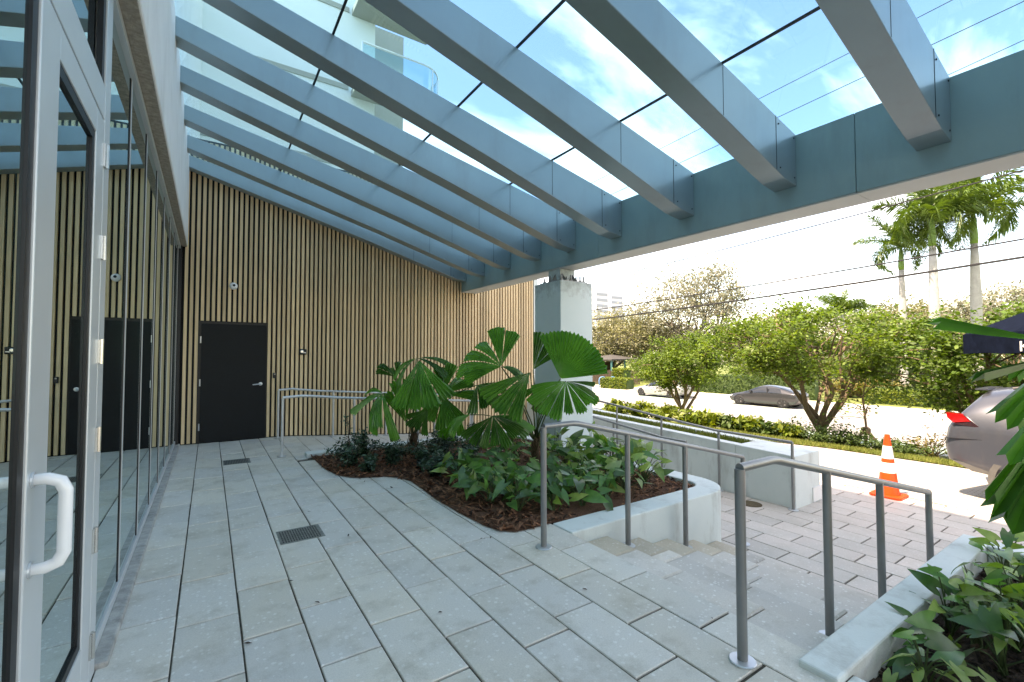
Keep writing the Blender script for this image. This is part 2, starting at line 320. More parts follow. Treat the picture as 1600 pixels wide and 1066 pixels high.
def thing(name, label, cat, loc=(0,0,0), group=None):
    o = bpy.data.objects.new(name, None); COL.objects.link(o); o.location = loc; o.empty_display_size = .1
    tag(o, label, cat, group); return o
def tag(o, label=None, cat=None, group=None, kind=None):
    if label: o['label'] = label
    if cat: o['category'] = cat
    if group: o['group'] = group
    if kind: o['kind'] = kind
    return o
def structure(name, loc=(0,0,0), label=None):
    o = bpy.data.objects.new(name, None); COL.objects.link(o); o.location = loc; o['kind'] = 'structure'
    if label: o['label'] = label
    return o
def child(name, me, parent, loc=(0,0,0), rot=(0,0,0), scale=(1,1,1)):   # local transform under parent
    o = bpy.data.objects.new(name, me); COL.objects.link(o); o.parent = parent; o.location = loc; o.rotation_euler = rot; o.scale = scale; return o
def copy_tree(o, parent=None):
    c = o.copy(); COL.objects.link(c)
    if parent is not None:
        c.parent = parent; c.matrix_parent_inverse = o.matrix_parent_inverse.copy()
    for ch in list(o.children): copy_tree(ch, c)
    return c

# ================================================================== SETTING
def zg(x):
    P = [(-200,-.75),(8.8,-.645),(12.4,-.70),(17.4,-1.42),(18,-1.52),(32,-1.85),(36,-1.72),(50,-1.6),(90,-1.2),(600,-1.0)]
    for (a, za), (b, zb) in zip(P, P[1:]):
        if x <= b: return za + (zb - za) * (x - a) / (b - a)
    return P[-1][1]
def sheet(name, edges0, edges1, ys, material, dz, nx=6, kind='structure', parent=None):
    """sheet between two x-edges that may depend on y, following the fall of the ground"""
    v = []; f = []
    for y in ys:
        a = edges0(y) if callable(edges0) else edges0; b = edges1(y) if callable(edges1) else edges1
        for i in range(nx + 1):
            x = a + (b - a) * i / nx; v.append((x, y, zg(x) + dz))
    k = nx + 1
    for j in range(len(ys) - 1):
        for i in range(nx): f.append((j*k+i, j*k+i+1, (j+1)*k+i+1, (j+1)*k+i))
    o = MB().add(v, f).build(name, material, parent); 
    if parent is None: o['kind'] = kind
    return o
ysL = [-150, -40, -10, 0, 10, 25, 60, 150, 500]
v = []; f = []
xsg = [-200, 0, 5, 8.8, 12.4, 15, 17.4, 18, 25, 32, 36, 50, 90, 250, 600]
for y in ysL:
    for x in xsg: v.append((x, y, zg(x) - .05 - (.25 if 17.5 < x < 33 else 0)))
kx = len(xsg)
f = [(j*kx+i, j*kx+i+1, (j+1)*kx+i+1, (j+1)*kx+i) for j in range(len(ysL)-1) for i in range(kx-1)]
o = MB().add(v, f).build('ground', 'earth'); o['kind'] = 'structure'
def grass_edge(y):
    pts = [(-150,12.7),(3,12.6),(4.9,12.45),(7.5,11.6),(9.7,10.7),(14,10.2),(500,10.2)]
    for (a, xa), (b, xb) in zip(pts, pts[1:]):
        if y <= b: return xa + (xb-xa)*(y-a)/(b-a)
    return 10.2
ysf = [-150, -40, -10, -4, 0, 2, 3, 4, 4.9, 6, 7.5, 9, 9.7, 12, 14, 25, 60, 150]
sheet('driveway', 7.6, lambda y: grass_edge(y) + .02, ysf, 'sidewalk', .0)
sheet('grass_bank', grass_edge, 17.45, ysf, 'lawn', .02)
sheet('road', 17.7, 32.2, ysf, 'asphalt', -.02, 10)
sheet('bike_lane', 19.2, 20.7, ysf, 'bike_lane', -.016, 2)
sheet('bike_lane', 29.2, 30.4, ysf, 'bike_lane', -.016, 2)
for x in (19.05, 20.8, 29.05):
    sheet('lane_line', x, x + .12, ysf, 'road_paint', -.012, 1)
def kerb(x0, x1, name='kerb'):
    m = MB()
    for a, b in zip(ysf, ysf[1:]): m.box(x0, x1, a, b - .008, zg(x0) - .3, zg((x0+x1)/2) + .13)
    k = m.build(name, 'kerb', bevel=.015); k['kind'] = 'structure'
kerb(17.45, 17.7); kerb(32.2, 32.5)
sheet('far_pavement', 32.5, 35.2, ysf, 'sidewalk', .12, 2)
sheet('park_lawn', 35.2, 120, [-150, -40, 0, 20, 40, 60, 100, 150, 500], 'lawn', .06, 6)

# driveway: fine small setts drawn in relief by the material
m = MATS['sidewalk']; n_, l_, b_ = nodes_of(m)
g_ = n_.new('ShaderNodeNewGeometry'); bt = n_.new('ShaderNodeTexBrick'); bt.inputs['Scale'].default_value = 4.2; bt.inputs['Mortar Size'].default_value = .022
mp_ = n_.new('ShaderNodeMapping'); mp_.inputs['Rotation'].default_value = (0, 0, R(90)); l_.new(g_.outputs['Position'], mp_.inputs[0]); l_.new(mp_.outputs[0], bt.inputs['Vector'])
bt.inputs['Color1'].default_value = (1, 1, 1, 1); bt.inputs['Color2'].default_value = (.82, .8, .78, 1); bt.inputs['Mortar'].default_value = (.5, .47, .43, 1)
mm_ = n_.new('ShaderNodeMixRGB'); mm_.blend_type = 'MULTIPLY'; mm_.inputs[0].default_value = 1; src = b_.inputs['Base Color'].links[0].from_socket
l_.new(src, mm_.inputs[1]); l_.new(bt.outputs[0], mm_.inputs[2]); l_.new(mm_.outputs[0], b_.inputs['Base Color'])

# ------------------------------------------------------------------ slabs
SLABS = {}
def slab_mesh(lx, ly, material, h=.05, bv=.004):
    bv = .013 if material.startswith('step') else bv
    key = (round(lx, 3), round(ly, 3), material)
    if key not in SLABS:
        a, b, c = lx/2, ly/2, bv
        vs = [(-a,-b,-h),(a,-b,-h),(a,b,-h),(-a,b,-h),(-a,-b,-c),(a,-b,-c),(a,b,-c),(-a,b,-c),(-a+c,-b+c,0),(a-c,-b+c,0),(a-c,b-c,0),(-a+c,b-c,0)]
        fs = [(0,1,5,4),(1,2,6,5),(2,3,7,6),(3,0,4,7),(4,5,9,8),(5,6,10,9),(6,7,11,10),(7,4,8,11),(8,9,10,11)]
        SLABS[key] = MB().add(vs, fs).mesh('slab', material)
    return SLABS[key]
def lay(parent, x0, x1, y0, y1, z, material, gap=.006, name='paver', slope=0.0, yslope=0.0, jitter=.0025):
    me = slab_mesh(x1 - x0 - gap * .85, y1 - y0 - gap * 1.25, material)
    o = child(name, me, parent, (( x0+x1)/2 - parent.location.x, (y0+y1)/2 - parent.location.y, z - parent.location.z + random.uniform(-jitter, jitter)),
              (math.atan(yslope) + random.uniform(-.0015, .0015), -math.atan(slope) + random.uniform(-.002, .002), 0))
    return o
terrace = structure('terrace_floor', (1, 3, 0))
MB().box(-.43, 1.088, 7.392, 9.64, -.8, -.012).build('bedding', 'joint', terrace)
base = MB().box(-.43, 2.60, -4, 7.389, -.8, -.012).build('bedding', 'joint', terrace)
cols = [-.435, -.13, .175, .48, .785, 1.09, 1.395, 1.70, 2.005, 2.31, 2.61]
phases = [.30, 3.19, 2.86, 3.02, 2.62, 2.9, 3.2, 2.72, 3.05, 2.8]
BED = [(1.30,7.40),(1.305,6.9),(1.32,6.44),(1.38,6.08),(1.50,5.86),(1.68,5.75),(1.86,5.68),(1.98,5.55),(2.05,5.3),(2.04,4.9),(2.02,4.5),(2.03,4.0),(2.07,3.55),(2.12,3.38),(2.22,3.28),(2.42,3.27)]
def bed_x(y):
    p = sorted((b, a) for a, b in BED)
    for (ya, xa), (yb, xb) in zip(p, p[1:]):
        if ya <= y <= yb: return xa + (xb-xa)*(y-ya)/(yb-ya+1e-9)
    return 9
LEN = .61
for i in range(10):
    x0, x1 = cols[i], cols[i+1]; y = (phases[i] % LEN) - LEN * 7
    while y < 9.6:
        a, b = max(y, -4.0), min(y + LEN, 9.6); y += LEN
        if b - a < .08: continue
        mid = (a + b) / 2
        if 3.3 < mid < 7.4 and bed_x(min(max(mid, 3.28), 7.39)) < x0 - .02 and bed_x(min(max(a, 3.28), 7.39)) < x0 and bed_x(min(max(b, 3.28), 7.39)) < x0: continue
        if x1 > 1.25 and mid > 7.4 and x0 >= 1.09 - .01: continue
        if 7.3 < mid < 7.7 and x0 > 1.2: continue
        lay(terrace, x0, 2.438 if i == 9 and mid < .9 else x1, a, b, 0, 'paver', gap=.010 if random.random() < .7 else .015)
# ------------------------------------------------------------------ ramp beside the slatted wall
def ramp_z(x): return 0 if x < 1.2 else -.075 * (min(x, 5.15) - 1.2)
ramp = structure('ramp', (1.1, 7.6, 0))
MB().prism_y([(1.09,-.012),(1.2,-.012),(5.15,ramp_z(5.15)-.012),(6.85,ramp_z(5.15)-.012),(6.85,-1),(1.09,-1)], 7.6, 9.64).build('ramp_bed', 'joint', ramp)
MB().prism_x([(7.6,ramp_z(6)-.012),(4.4,-.632),(4.4,-1),(7.6,-1)], 5.15, 6.85).build('ramp_bed', 'joint', ramp)
x = 1.09
j = 0
while x < 6.8:
    x1 = min(x + .305, 6.85); y = 7.6 - (j % 2) * .3 - .61
    while y < 9.6:
        a, b = max(y, 7.6), min(y + LEN, 9.6); y += LEN
        if b - a > .08: lay(ramp, x, x1, a, b, (ramp_z(x) + ramp_z(x1)) / 2, 'paver', slope=(ramp_z(x1) - ramp_z(x)) / (x1 - x))
    x = x1; j += 1
for k in range(6):
    xa = 5.15 + k * .2833
    y = 4.4 - (k % 2) * .3
    while y < 7.6:
        a, b = max(y, 4.4), min(y + LEN, 7.6); y += LEN
        if b - a > .08: lay(ramp, xa, xa + .2833, a, b, -.62 + .1008 * ((a+b)/2 - 4.4), 'plaza_paver', yslope=.1008)
# ------------------------------------------------------------------ steps
lay(terrace, 1.09, 1.238, 7.30, 7.6, .001, 'paver')
MB().box(1.09, 1.238, 7.391, 7.598, -.6, -.055).build('bedding', 'joint', terrace)
steps = structure('entrance_steps', (2.61, 2, 0))
RISE, TREAD = .1033, .42
for i in range(1, 6):
    x0 = 2.61 + TREAD * (i - 1); z = -RISE * i
    s = MB().box(x0 - .02, x0 + TREAD - .012, 1.13, 3.0, -1.0, z - .05).build('step', 'step_slab', steps)
    lay(steps, x0 - .012, x0 + TREAD, 2.66, 3.0, z, 'step_tan', gap=.006, name='tread_slab', jitter=.001)
    y = 1.13 - [.15, .45, .3, .05, .5][i - 1]
    while y < 2.66:
        a, b = max(y, 1.13), min(y + .61, 2.66); y += .61
        if b - a > .05: lay(steps, x0 - .012, x0 + TREAD, a, b, z, 'step_slab', gap=.007, name='tread_slab', jitter=.001)
MB().box(2.585, 2.607, 1.13, 3.0, -.9, -.052).build('riser', 'step_slab', steps)
# ------------------------------------------------------------------ lower plaza
plaza = structure('plaza_floor', (6.5, 2, -.62))
MB().box(4.70, 8.80, -3.5, 4.4, -1.0, -.634).build('bedding', 'joint', plaza)
MB().box(6.85, 8.80, 4.4, 7.5, -1.0, -.634).build('bedding', 'joint', plaza)
x = 4.70; k = 0
while x < 8.72:
    x1 = min(x + .305, 8.80); y = -3.4 + [0, .33, .15, .47, .22][k % 5]
    while y < 6.5:
        a, b = y, y + .62; y += .62; c = (a + b) / 2
        if x1 < 6.86 and b > 4.42: b = min(b, 4.4)
        if b - a < .08: continue
        if 6.85 < x1 and x < 7.6 and c > 3.4: continue
        if x < 5.2 and c < 1.0: continue
        if c < -2.5: continue
        lay(plaza, x, x1, a, b, -.62, 'plaza_paver', gap=.013)
    x = x1; k += 1
e = MB().box(8.80, 8.86, -40, 9, -.9, -.628).build('edge_drain', 'joint', plaza)

# ------------------------------------------------------------------ planter in the middle
def arc(cx, cy, r, a0, a1, n=8): return [(cx + r*math.cos(R(a0+(a1-a0)*i/n)), cy + r*math.sin(R(a0+(a1-a0)*i/n))) for i in range(n+1)]
def strip_wall(outer, inner, z0, z1, name, material, parent=None, bevel=.012):
    return MB().prism(outer + inner[::-1], z0, z1).build(name, material, parent, bevel=bevel)
pl = thing('planter', 'low pale blue rendered planter with rounded corner beside the steps', 'planter', (3.5, 3.1, -.62))
oc = [(2.615, 3.0)] + arc(4.68, 3.46, .46, -90, 0, 10) + [(5.14, 5.2)]
ic = [(2.615, 3.27)] + arc(4.68, 3.46, .19, -90, 0, 10) + [(4.87, 5.2)]
strip_wall(oc, ic, -.9, .006, 'front_wall', 'wall_blue', pl)
strip_wall([(5.14, 5.205), (5.14, 7.598)], [(4.87, 5.205), (4.87, 7.598)], -.9, .006, 'side_wall', 'wall_blue', pl)
MB().box(1.24, 4.865, 7.39, 7.595, -.6, .055).build('back_wall', 'wall_blue', pl, bevel=.012)
# mulch
def inside(poly, x, y):
    c = False; n = len(poly); j = n - 1
    for i in range(n):
        if (poly[i][1] > y) != (poly[j][1] > y) and x < (poly[j][0]-poly[i][0])*(y-poly[i][1])/(poly[j][1]-poly[i][1]+1e-12)+poly[i][0]: c = not c
        j = i
    return c
BEDPOLY = BED + [(2.615, 3.272)] + [p for p in arc(4.68, 3.46, .19, -90, 0, 6)] + [(4.87, 7.39)]
def mulch(name, poly, zf, n, material, label, size=(.02, .055)):
    m = MB(); nn = len(poly)
    bm = bmesh.new(); vs = [bm.verts.new((x, y, zf(x, y))) for x, y in poly]; es = [bm.edges.new((vs[i], vs[(i+1) % nn])) for i in range(nn)]
    bmesh.ops.triangle_fill(bm, edges=es, use_beauty=True)
    bm.verts.index_update(); m.add([v.co[:] for v in bm.verts], [tuple(v.index for v in f.verts) for f in bm.faces]); bm.free()
    xs = [p[0] for p in poly]; ys = [p[1] for p in poly]; c = 0
    while c < n:
        x, y = random.uniform(min(xs), max(xs)), random.uniform(min(ys), max(ys))
        if not inside(poly, x, y): continue
        c += 1; l = random.uniform(*size); wd = l * random.uniform(.2, .45); h = .006
        q = Euler((random.uniform(-.6, .6), random.uniform(-.6, .6), random.uniform(0, 6.3))).to_matrix()
        z = zf(x, y) + random.uniform(.004, .028); p = Vector((x, y, z))
        m.add([p + q @ Vector(k) for k in ((-l/2,-wd/2,0),(l/2,-wd/3,0),(l/2.2,wd/2,0),(-l/2,wd/3,0),(0,0,h))], [(0,1,4),(1,2,4),(2,3,4),(3,0,4)])
    o = m.build(name, material); tag(o, label, 'mulch', kind='stuff'); return o
mulch('bark_mulch', BEDPOLY, lambda x, y: .008 if x < 2.62 else .008 - .05 * min(1, (x - 2.62) / .5), 6500, 'mulch_red', 'reddish bark chips covering the bed of the middle planter', (.035, .11))
# ------------------------------------------------------------------ planter at the right edge
pr = thing('planter', 'pale blue rendered planter kerb beside the near handrail', 'planter', (3.8, 1.04, -.62))
MB().box(2.44, 5.30, .955, 1.128, -1.0, .028).build('cap_wall', 'wall_blue', pr, bevel=.012)
MB().box(5.12, 5.30, -2.2, .952, -1.0, .028).build('cap_wall', 'wall_blue', pr, bevel=.012)
MB().box(2.44, 2.60, -2.2, .952, -1.0, -.006).build('cap_wall', 'wall_blue', pr, bevel=.012)
mulch('bark_mulch', [(2.6,-2.2),(5.12,-2.2),(5.12,.953),(2.6,.953)], lambda x, y: -.13, 5200, 'mulch_dark', 'dark wet bark chips in the bed behind the near kerb', (.03, .085))
# ------------------------------------------------------------------ ramp retaining wall with planting strip
rw = thing('ramp_wall', 'pale blue retaining wall along the ramp with a grassy trough on top', 'wall', (7.2, 3.2, -.62))
def wz(y): return .11 + .034 * (y - 3.15)
for xa, xb, nm in ((6.85, 7.02, 'inner_wall'), (7.42, 7.6, 'outer_wall')):
    MB().prism_x([(4.02,-.9),(10.5,-.9),(10.5,wz(10.5)),(4.02,wz(4.02))], xa, xb).build(nm, 'wall_blue', rw, bevel=.008)
MB().prism_x([(3.15,-.9),(4.017,-.9),(4.017,wz(4.017)),(3.15,wz(3.15))], 6.85, 7.6).build('end_block', 'wall_blue', rw, bevel=.01)
MB().prism_x([(4.02,-.5),(10.5,-.3),(10.5,wz(10.5)-.06),(4.02,wz(4.02)-.06)], 7.022, 7.418).build('soil', 'earth', rw)
MB().box(7.35, 7.61, 3.135, 3.148, -.6, -.40).build('patch_plate', 'fascia', rw)

# ================================================================== CANOPY
cp = thing('glass_canopy', 'sloping glass canopy on tapered blue-grey steel rafters over the terrace', 'canopy', (5.1, 4, 3.0))
RY = [-2.4, -1.25, -.1, 1.045, 2.206, 3.381, 4.562, 5.557, 6.484, 7.486, 8.50, 9.36]
def rz_top(x): return 3.775 + .2165 * (4.95 - x)
prof = [(-.40, rz_top(-.4)), (4.947, rz_top(4.947)), (4.947, 3.245), (4.70, 3.278), (4.50, 3.335), (2.7, 3.87), (-.40, 4.735)]
rafter_me = MB().prism_y([(x, z) for x, z in prof], 0, .22).mesh('rafter', 'canopy_paint')
for y in RY:
    wd = .22 if y < 9.2 else .2
    r = child('rafter', rafter_me, cp, (-cp.location.x, y - cp.location.y, -cp.location.z), (0,0,0), (1, wd/.22, 1))
    b = r.modifiers.new('edge', 'BEVEL'); b.width = .006; b.segments = 2; b.limit_method = 'ANGLE'
    if y > .5:
        cover = MB().prism_y([(4.55, rz_top(4.55)-.004), (4.556, rz_top(4.556)-.004), (4.556, 3.325), (4.55, 3.327)], y - .0025, y + wd + .0025).build('cover_joint_and_shade', 'seal', r)
        cover.parent = r; cover.matrix_parent_inverse = Matrix.Translation((0, -y, 0)) if wd == .22 else Matrix.Identity(4)
        if wd != .22: cover.matrix_parent_inverse = Matrix.Diagonal((1, .22/wd, 1, 1)) @ Matrix.Translation((0, -y, 0))
        shade_line = MB().prism_y([(3.66, rz_top(3.66)-.004), (3.664, rz_top(3.664)-.004), (3.664, 3.595), (3.66, 3.597)], y - .002, y + wd + .002).build('cover_joint_and_shade', 'seal', r)  # dark strip painted in for the glass joint's reflection and shading, no rafter seam
        shade_line.matrix_parent_inverse = cover.matrix_parent_inverse
        bo = MB()
        for (bx, bz) in ((4.60, rz_top(4.6)-.06), (4.90, rz_top(4.9)-.06), (4.90, 3.32), (4.62, 3.36)):
            bo.lathe([(.008,0),(.008,-.006)], (bx, y, bz), 6, axis='y')
        bb = bo.build('bolt', 'seal', r); bb.matrix_parent_inverse = cover.matrix_parent_inverse
# beam in cladding lengths
by = [-6.0, -2.2, 1.70, 5.05, 9.62]
for a, b in zip(by, by[1:]):
    MB().box(4.95, 5.32, a + .002, b - .002, 3.03, 3.775).build('beam', 'beam_paint', cp, bevel=.006)
    MB().box(4.965, 5.335, a + .002, b - .002, 3.016, 3.0295).build('soffit', 'soffit_paint', cp)
MB().box(4.946, 4.949, 1.35, 1.354, 3.55, 3.775).build('beam_joint', 'seal', cp)
# glass
XJ = [-.40, .95, 2.31, 3.67, 5.0]
gl = glj = None
for a, b in zip(RY, RY[1:]):
    y0, y1 = a + .11, b + .11
    if b == RY[-1]: y1 = 9.58
    for xa, xb in zip(XJ, XJ[1:]):
        za, zb = rz_top(xa) + .006, rz_top(xb) + .006; x0, x1 = xa + .01, xb - .01
        MB().add([(x0,y0+.005,za),(x1,y0+.005,zb),(x1,y1-.005,zb),(x0,y1-.005,za),(x0,y0+.005,za+.012),(x1,y0+.005,zb+.012),(x1,y1-.005,zb+.012),(x0,y1-.005,za+.012)],
                 [(0,3,2,1),(4,5,6,7),(0,1,5,4),(1,2,6,5),(2,3,7,6),(3,0,4,7)]).build('glass_pane', 'canopy_glass', cp)
for xj in XJ[1:-1]:
    MB().box(xj-.010, xj+.010, RY[0], 9.58, rz_top(xj)+.003, rz_top(xj)+.021).build('joint_seal', 'seal', cp)
for y in RY[1:-1]:
    MB().prism_y([(-.4, rz_top(-.4)+.002), (5.0, rz_top(5)+.002), (5.0, rz_top(5)+.0075), (-.4, rz_top(-.4)+.0075)], y+.09, y+.13).build('joint_seal', 'seal', cp)
# column
co = thing('column', 'square pale blue rendered column under the canopy beam with grimy top', 'column', (5.135, 6.105, -.3))
MB().box(4.78, 5.49, 5.75, 6.46, -.9, 2.765).build('shaft', 'column_paint', co, bevel=.012)
MB().box(4.97, 5.30, 5.99, 6.31, 2.79, 3.012).build('neck', 'column_paint', co, bevel=.006)
MB().box(4.84, 5.43, 5.81, 6.40, 2.766, 2.788).build('base_plate', 'steel', co, bevel=.004)
for i, (bx, by_) in enumerate([(4.89,5.86),(4.99,5.84),(5.10,5.86),(5.20,5.84),(5.30,5.85),(5.39,5.86),(4.88,6.0),(4.88,6.15),(4.88,6.3),(5.39,6.05),(5.39,6.25)]):
    h = [.09,.06,.10,.07,.085][i % 5]
    bo = MB().lathe([(.030,0),(.030,.022),(.014,.024),(.014,h),(.008,h+.012)], (bx, by_, 2.788), 8); bo.build('anchor_bolt', 'steel', co)
for gx in (5.02, 5.25):
    MB().prism_x([(5.985, 2.79), (5.87, 2.79), (5.985, 2.93)], gx - .008, gx + .008).build('gusset', 'steel', co)
MB().prism_y([(4.965, 2.79), (4.86, 2.79), (4.965, 2.93)], 6.1, 6.116).build('gusset', 'steel', co)

# ================================================================== SLATTED WALL
sw = thing('slatted_wall', 'tall wall of upright pale timber slats over black backing', 'wall', (3, 9.62, 0))
MB().box(-.42, 7.08, 9.645, 9.80, -.9, 5.35).build('backing', 'black_board', sw)
MB().box(7.082, 7.2, 9.60, 9.80, -.9, 5.35).build('end_post', 'wall_blue', sw)
i = 0
PITCHS = .0802
while True:
    xc = -.352 + PITCHS * i; i += 1
    if xc > 7.05: break
    zb = 2.135 if -.165 < xc < .925 else (ramp_z(xc) + .012 if xc > .9 else .012)
    wd = .0465
    MB().box(xc - wd/2, xc + wd/2, 9.602, 9.645, zb, 5.30).build('slat', 'slat_wood', sw)
for z in (1.15, 2.62, 3.75, 4.7):
    pass
dr = thing('service_door', 'flush black steel door in the slatted wall with lever handle', 'door', (.38, 9.6, 0))
MB().box(-.165, .925, 9.628, 9.643, .004, 2.13).build('door_frame', 'gasket', dr)
MB().box(-.12, .885, 9.606, 9.6275, .012, 2.085).build('door_leaf', 'door_black', dr, bevel=.003)
for z in (.28, 1.05, 1.80): MB().lathe([(.011,-.06),(.011,.06)], (-.128, 9.60, z), 8).build('hinge', 'steel_light', dr)
lv = MB().lathe([(.033,0),(.033,-.012),(.014,-.016),(.014,-.05)], (.80, 9.605, 1.0), 16, axis='y')
lv.tube([(.80, 9.557, 1.0), (.76, 9.555, .998), (.67, 9.555, .99)], [.012, .011, .009], 8)
lv.build('lever', 'steel_light', dr, smooth=True, auto=True)
MB().lathe([(.014,0),(.013,-.008)], (.80, 9.604, 1.0), 10, axis='y').build('key_cylinder', 'seal', dr)
scm = thing('security_camera', 'small white dome security camera above the black door', 'camera', (.344, 9.6, 2.77))
MB().lathe([(.064,0),(.066,-.022),(.055,-.045),(.03,-.060),(.0,-.064)], (.344, 9.60, 2.775), 20, axis='y').build('housing', 'white_enamel', scm, smooth=True)
MB().lathe([(.026,0),(.02,-.012),(.0,-.016)], (.35, 9.545, 2.785), 14, axis='y').build('lens', 'car_glass', scm, smooth=True)
cr_ = thing('card_reader', 'small black card reader beside the black door', 'card reader', (1.03, 9.6, 1.15))
MB().box(1.0, 1.06, 9.575, 9.601, 1.10, 1.20).build('body', 'gasket', cr_, bevel=.008)
MB().box(1.018, 1.042, 9.5735, 9.5748, 1.165, 1.185).build('indicator', 'steel', cr_)
ic_ = thing('intercom_camera', 'black bullet camera on the slats above the ramp handrail', 'camera', (1.5, 9.6, 1.6))
MB().box(1.44, 1.58, 9.57, 9.601, 1.54, 1.65).build('body', 'gasket', ic_, bevel=.012)
MB().lathe([(.032,0),(.032,-.03),(.02,-.034)], (1.49, 9.57, 1.60), 14, axis='y').build('lens', 'chrome', ic_)
MB().box(1.52, 1.565, 9.567, 9.5695, 1.57, 1.585).build('name_plate', 'steel_light', ic_)

# ================================================================== GLASS FRONT
GX = -.445
st = thing('storefront_glazing', 'storefront of tall tinted glass panes with slim silver mullions', 'glass wall', (GX, 5, 0))
MUL = [3.85, 4.75, 5.65, 6.55, 7.45, 8.35, 9.25]
HEAD = 3.395
MB().box(GX-.06, GX-.004, 2.985, 9.60, .03, .085).build('sill', 'frame_alu', st, bevel=.003)
MB().box(GX-.06, GX+.012, -4, 9.60, HEAD-.05, HEAD).build('head', 'frame_alu', st)
MB().box(GX-.08, -.385, 2.99, 9.60, -.02, .028).build('sill_kerb', 'sill_concrete', st, bevel=.01)
edges = [2.955] + MUL + [9.58]
for a, b in zip(edges, edges[1:]):
    MB().box(GX-.030, GX-.018, a + .031, b - .021, .088, HEAD-.053).build('glass_pane', 'store_glass', st)
for y in MUL:
    mu = MB().box(GX-.06, GX-.011, y+.004, y+.030, .086, HEAD-.052).build('mullion', 'frame_alu', st)
    MB().box(GX-.06, GX-.014, y-.020, y+.0035, .086, HEAD-.052).build('gasket', 'gasket', mu)
MB().box(GX-.06, GX+.03, 9.52, 9.60, .03, HEAD).build('end_jamb', 'gasket', st)
# sidelight nearest the camera
MB().box(GX-.012, GX-.004, -3.9, 1.832, .15, 3.34).build('glass_pane', 'store_glass', st)
MB().box(GX-.05, GX+.004, 1.833, 1.882, .0, HEAD-.052).build('gasket', 'gasket', st)
MB().box(GX-.06, GX+.012, -3.9, 1.831, .0, .148).build('sill', 'frame_alu', st)
gd = thing('glass_door', 'silver framed glass entrance door with white pull handle', 'door', (GX, 2.45, 0))
fr = MB().box(GX-.055, GX+.012, 1.885, 2.085, .012, 2.63); fr.build('lock_stile', 'frame_alu', gd, bevel=.004)
MB().box(GX-.055, GX+.012, 2.68, 2.845, .012, 2.63).build('hinge_stile', 'frame_alu', gd, bevel=.004)
MB().box(GX-.055, GX+.0115, 2.086, 2.679, 2.515, 2.63).build('top_rail', 'frame_alu', gd, bevel=.003)
MB().box(GX-.055, GX+.0115, 2.086, 2.679, .012, .265).build('bottom_rail', 'frame_alu', gd, bevel=.003)
MB().box(GX-.012, GX-.004, 2.086, 2.679, .266, 2.514).build('glass_pane', 'store_glass', gd)
gk = MB().box(GX-.0035, GX+.006, 2.635, 2.6795, .2655, 2.5145).box(GX-.0035, GX+.006, 2.0865, 2.6345, 2.472, 2.5145).box(GX-.0035, GX+.006, 2.0865, 2.6345, .2655, .300)
gk.build('gasket', 'gasket', gd)
HX = -.358
hp = [(GX+.01, 2.02, 1.150), (HX-.04, 2.02, 1.150), (HX-.012, 2.02, 1.138), (HX, 2.02, 1.11), (HX, 2.02, .925), (HX-.012, 2.02, .897), (HX-.04, 2.02, .885), (GX+.01, 2.02, .885)]
hp = [(a, 1.93 if True else b, c) for a, b, c in hp]
MB().tube(hp, .0175, 14).build('pull_handle', 'white_enamel', gd, smooth=True)
for z in (1.150, .885): MB().lathe([(.024,0),(.024,.006),(.018,.007)], (GX+.0125, 1.93, z), 14, axis='x').build('rose', 'steel_light', gd)
for z in (.185, .665, 1.13, 1.54, 2.03, 2.47):
    h = MB().box(GX+.0125, GX+.020, 2.83, 2.88, z-.055, z+.055).lathe([(.009,-.058),(.009,.058)], (GX+.022, 2.855, z), 8)
    h.build('hinge', 'chrome', gd)
jm = thing('door_jamb', 'silver door jamb and transom bar framing the glass entrance door', 'door frame', (GX, 2.95, 0))
MB().box(GX-.06, GX+.012, 2.852, 2.980, .0, HEAD-.052).build('jamb', 'frame_alu', jm, bevel=.003)
MB().box(GX-.06, GX+.011, 1.884, 2.849, 2.642, 2.80).build('transom_bar', 'frame_alu', jm, bevel=.003)
MB().box(GX-.06, GX+.011, 1.884, 2.085, 2.803, HEAD-.052).build('transom_stile', 'frame_alu', jm)
MB().box(GX-.035, GX-.023, 2.087, 2.80, 2.803, HEAD-.053).build('transom_pane', 'store_glass', jm)
MB().box(GX-.018, GX+.004, 2.802, 2.850, 2.803, HEAD-.053).build('gasket', 'gasket', jm)
stk = thing('window_sticker', 'narrow white notice with teal backing stuck on the glass beside the door', 'sticker', (GX-.02, 3.15, 1.5))
MB().box(GX-.0175, GX-.0168, 3.02, 3.15, 1.415, 1.565).build('paper', 'sticker_white', stk)
MB().box(GX-.0175, GX-.0170, 2.992, 3.018, 1.36, 1.47).build('teal_strip', 'sticker_teal', stk)
ink = MB()
for k in range(6):
    z = 1.548 - k * .0225
    ink.box(GX-.0167, GX-.0163, 3.045, 3.125 - .02 * (k % 2), z - .010, z)
ink.build('print', 'sticker_ink', stk)
# building behind the glass
MB().box(-6, GX-.09, -4, 9.6, -.2, -.005).build('lobby_floor', 'lobby_floor')['kind'] = 'structure'
MB().box(-6.2, -6, -4, 9.6, -.2, 3.6).build('lobby_wall', 'lobby_dark')['kind'] = 'structure'
MB().box(-6.2, GX-.1, 9.605, 9.75, -.2, 3.6).build('lobby_wall', 'lobby_dark')['kind'] = 'structure'
MB().box(-6.2, GX-.1, -4.2, -4.0, -.2, 3.6).build('lobby_wall', 'lobby_dark')['kind'] = 'structure'
MB().box(-6.2, GX-.1, -4.2, 9.75, 3.6, 3.7).build('lobby_ceiling', 'lobby_dark')['kind'] = 'structure'
fs = thing('building_fascia', 'white rendered wall band above the storefront glass', 'building', (-.4, 4, 3.4))
MB().box(-.75, -.34, -4.2, 9.60, 3.415, 5.4).build('render_face', 'fascia', fs, bevel=.02)
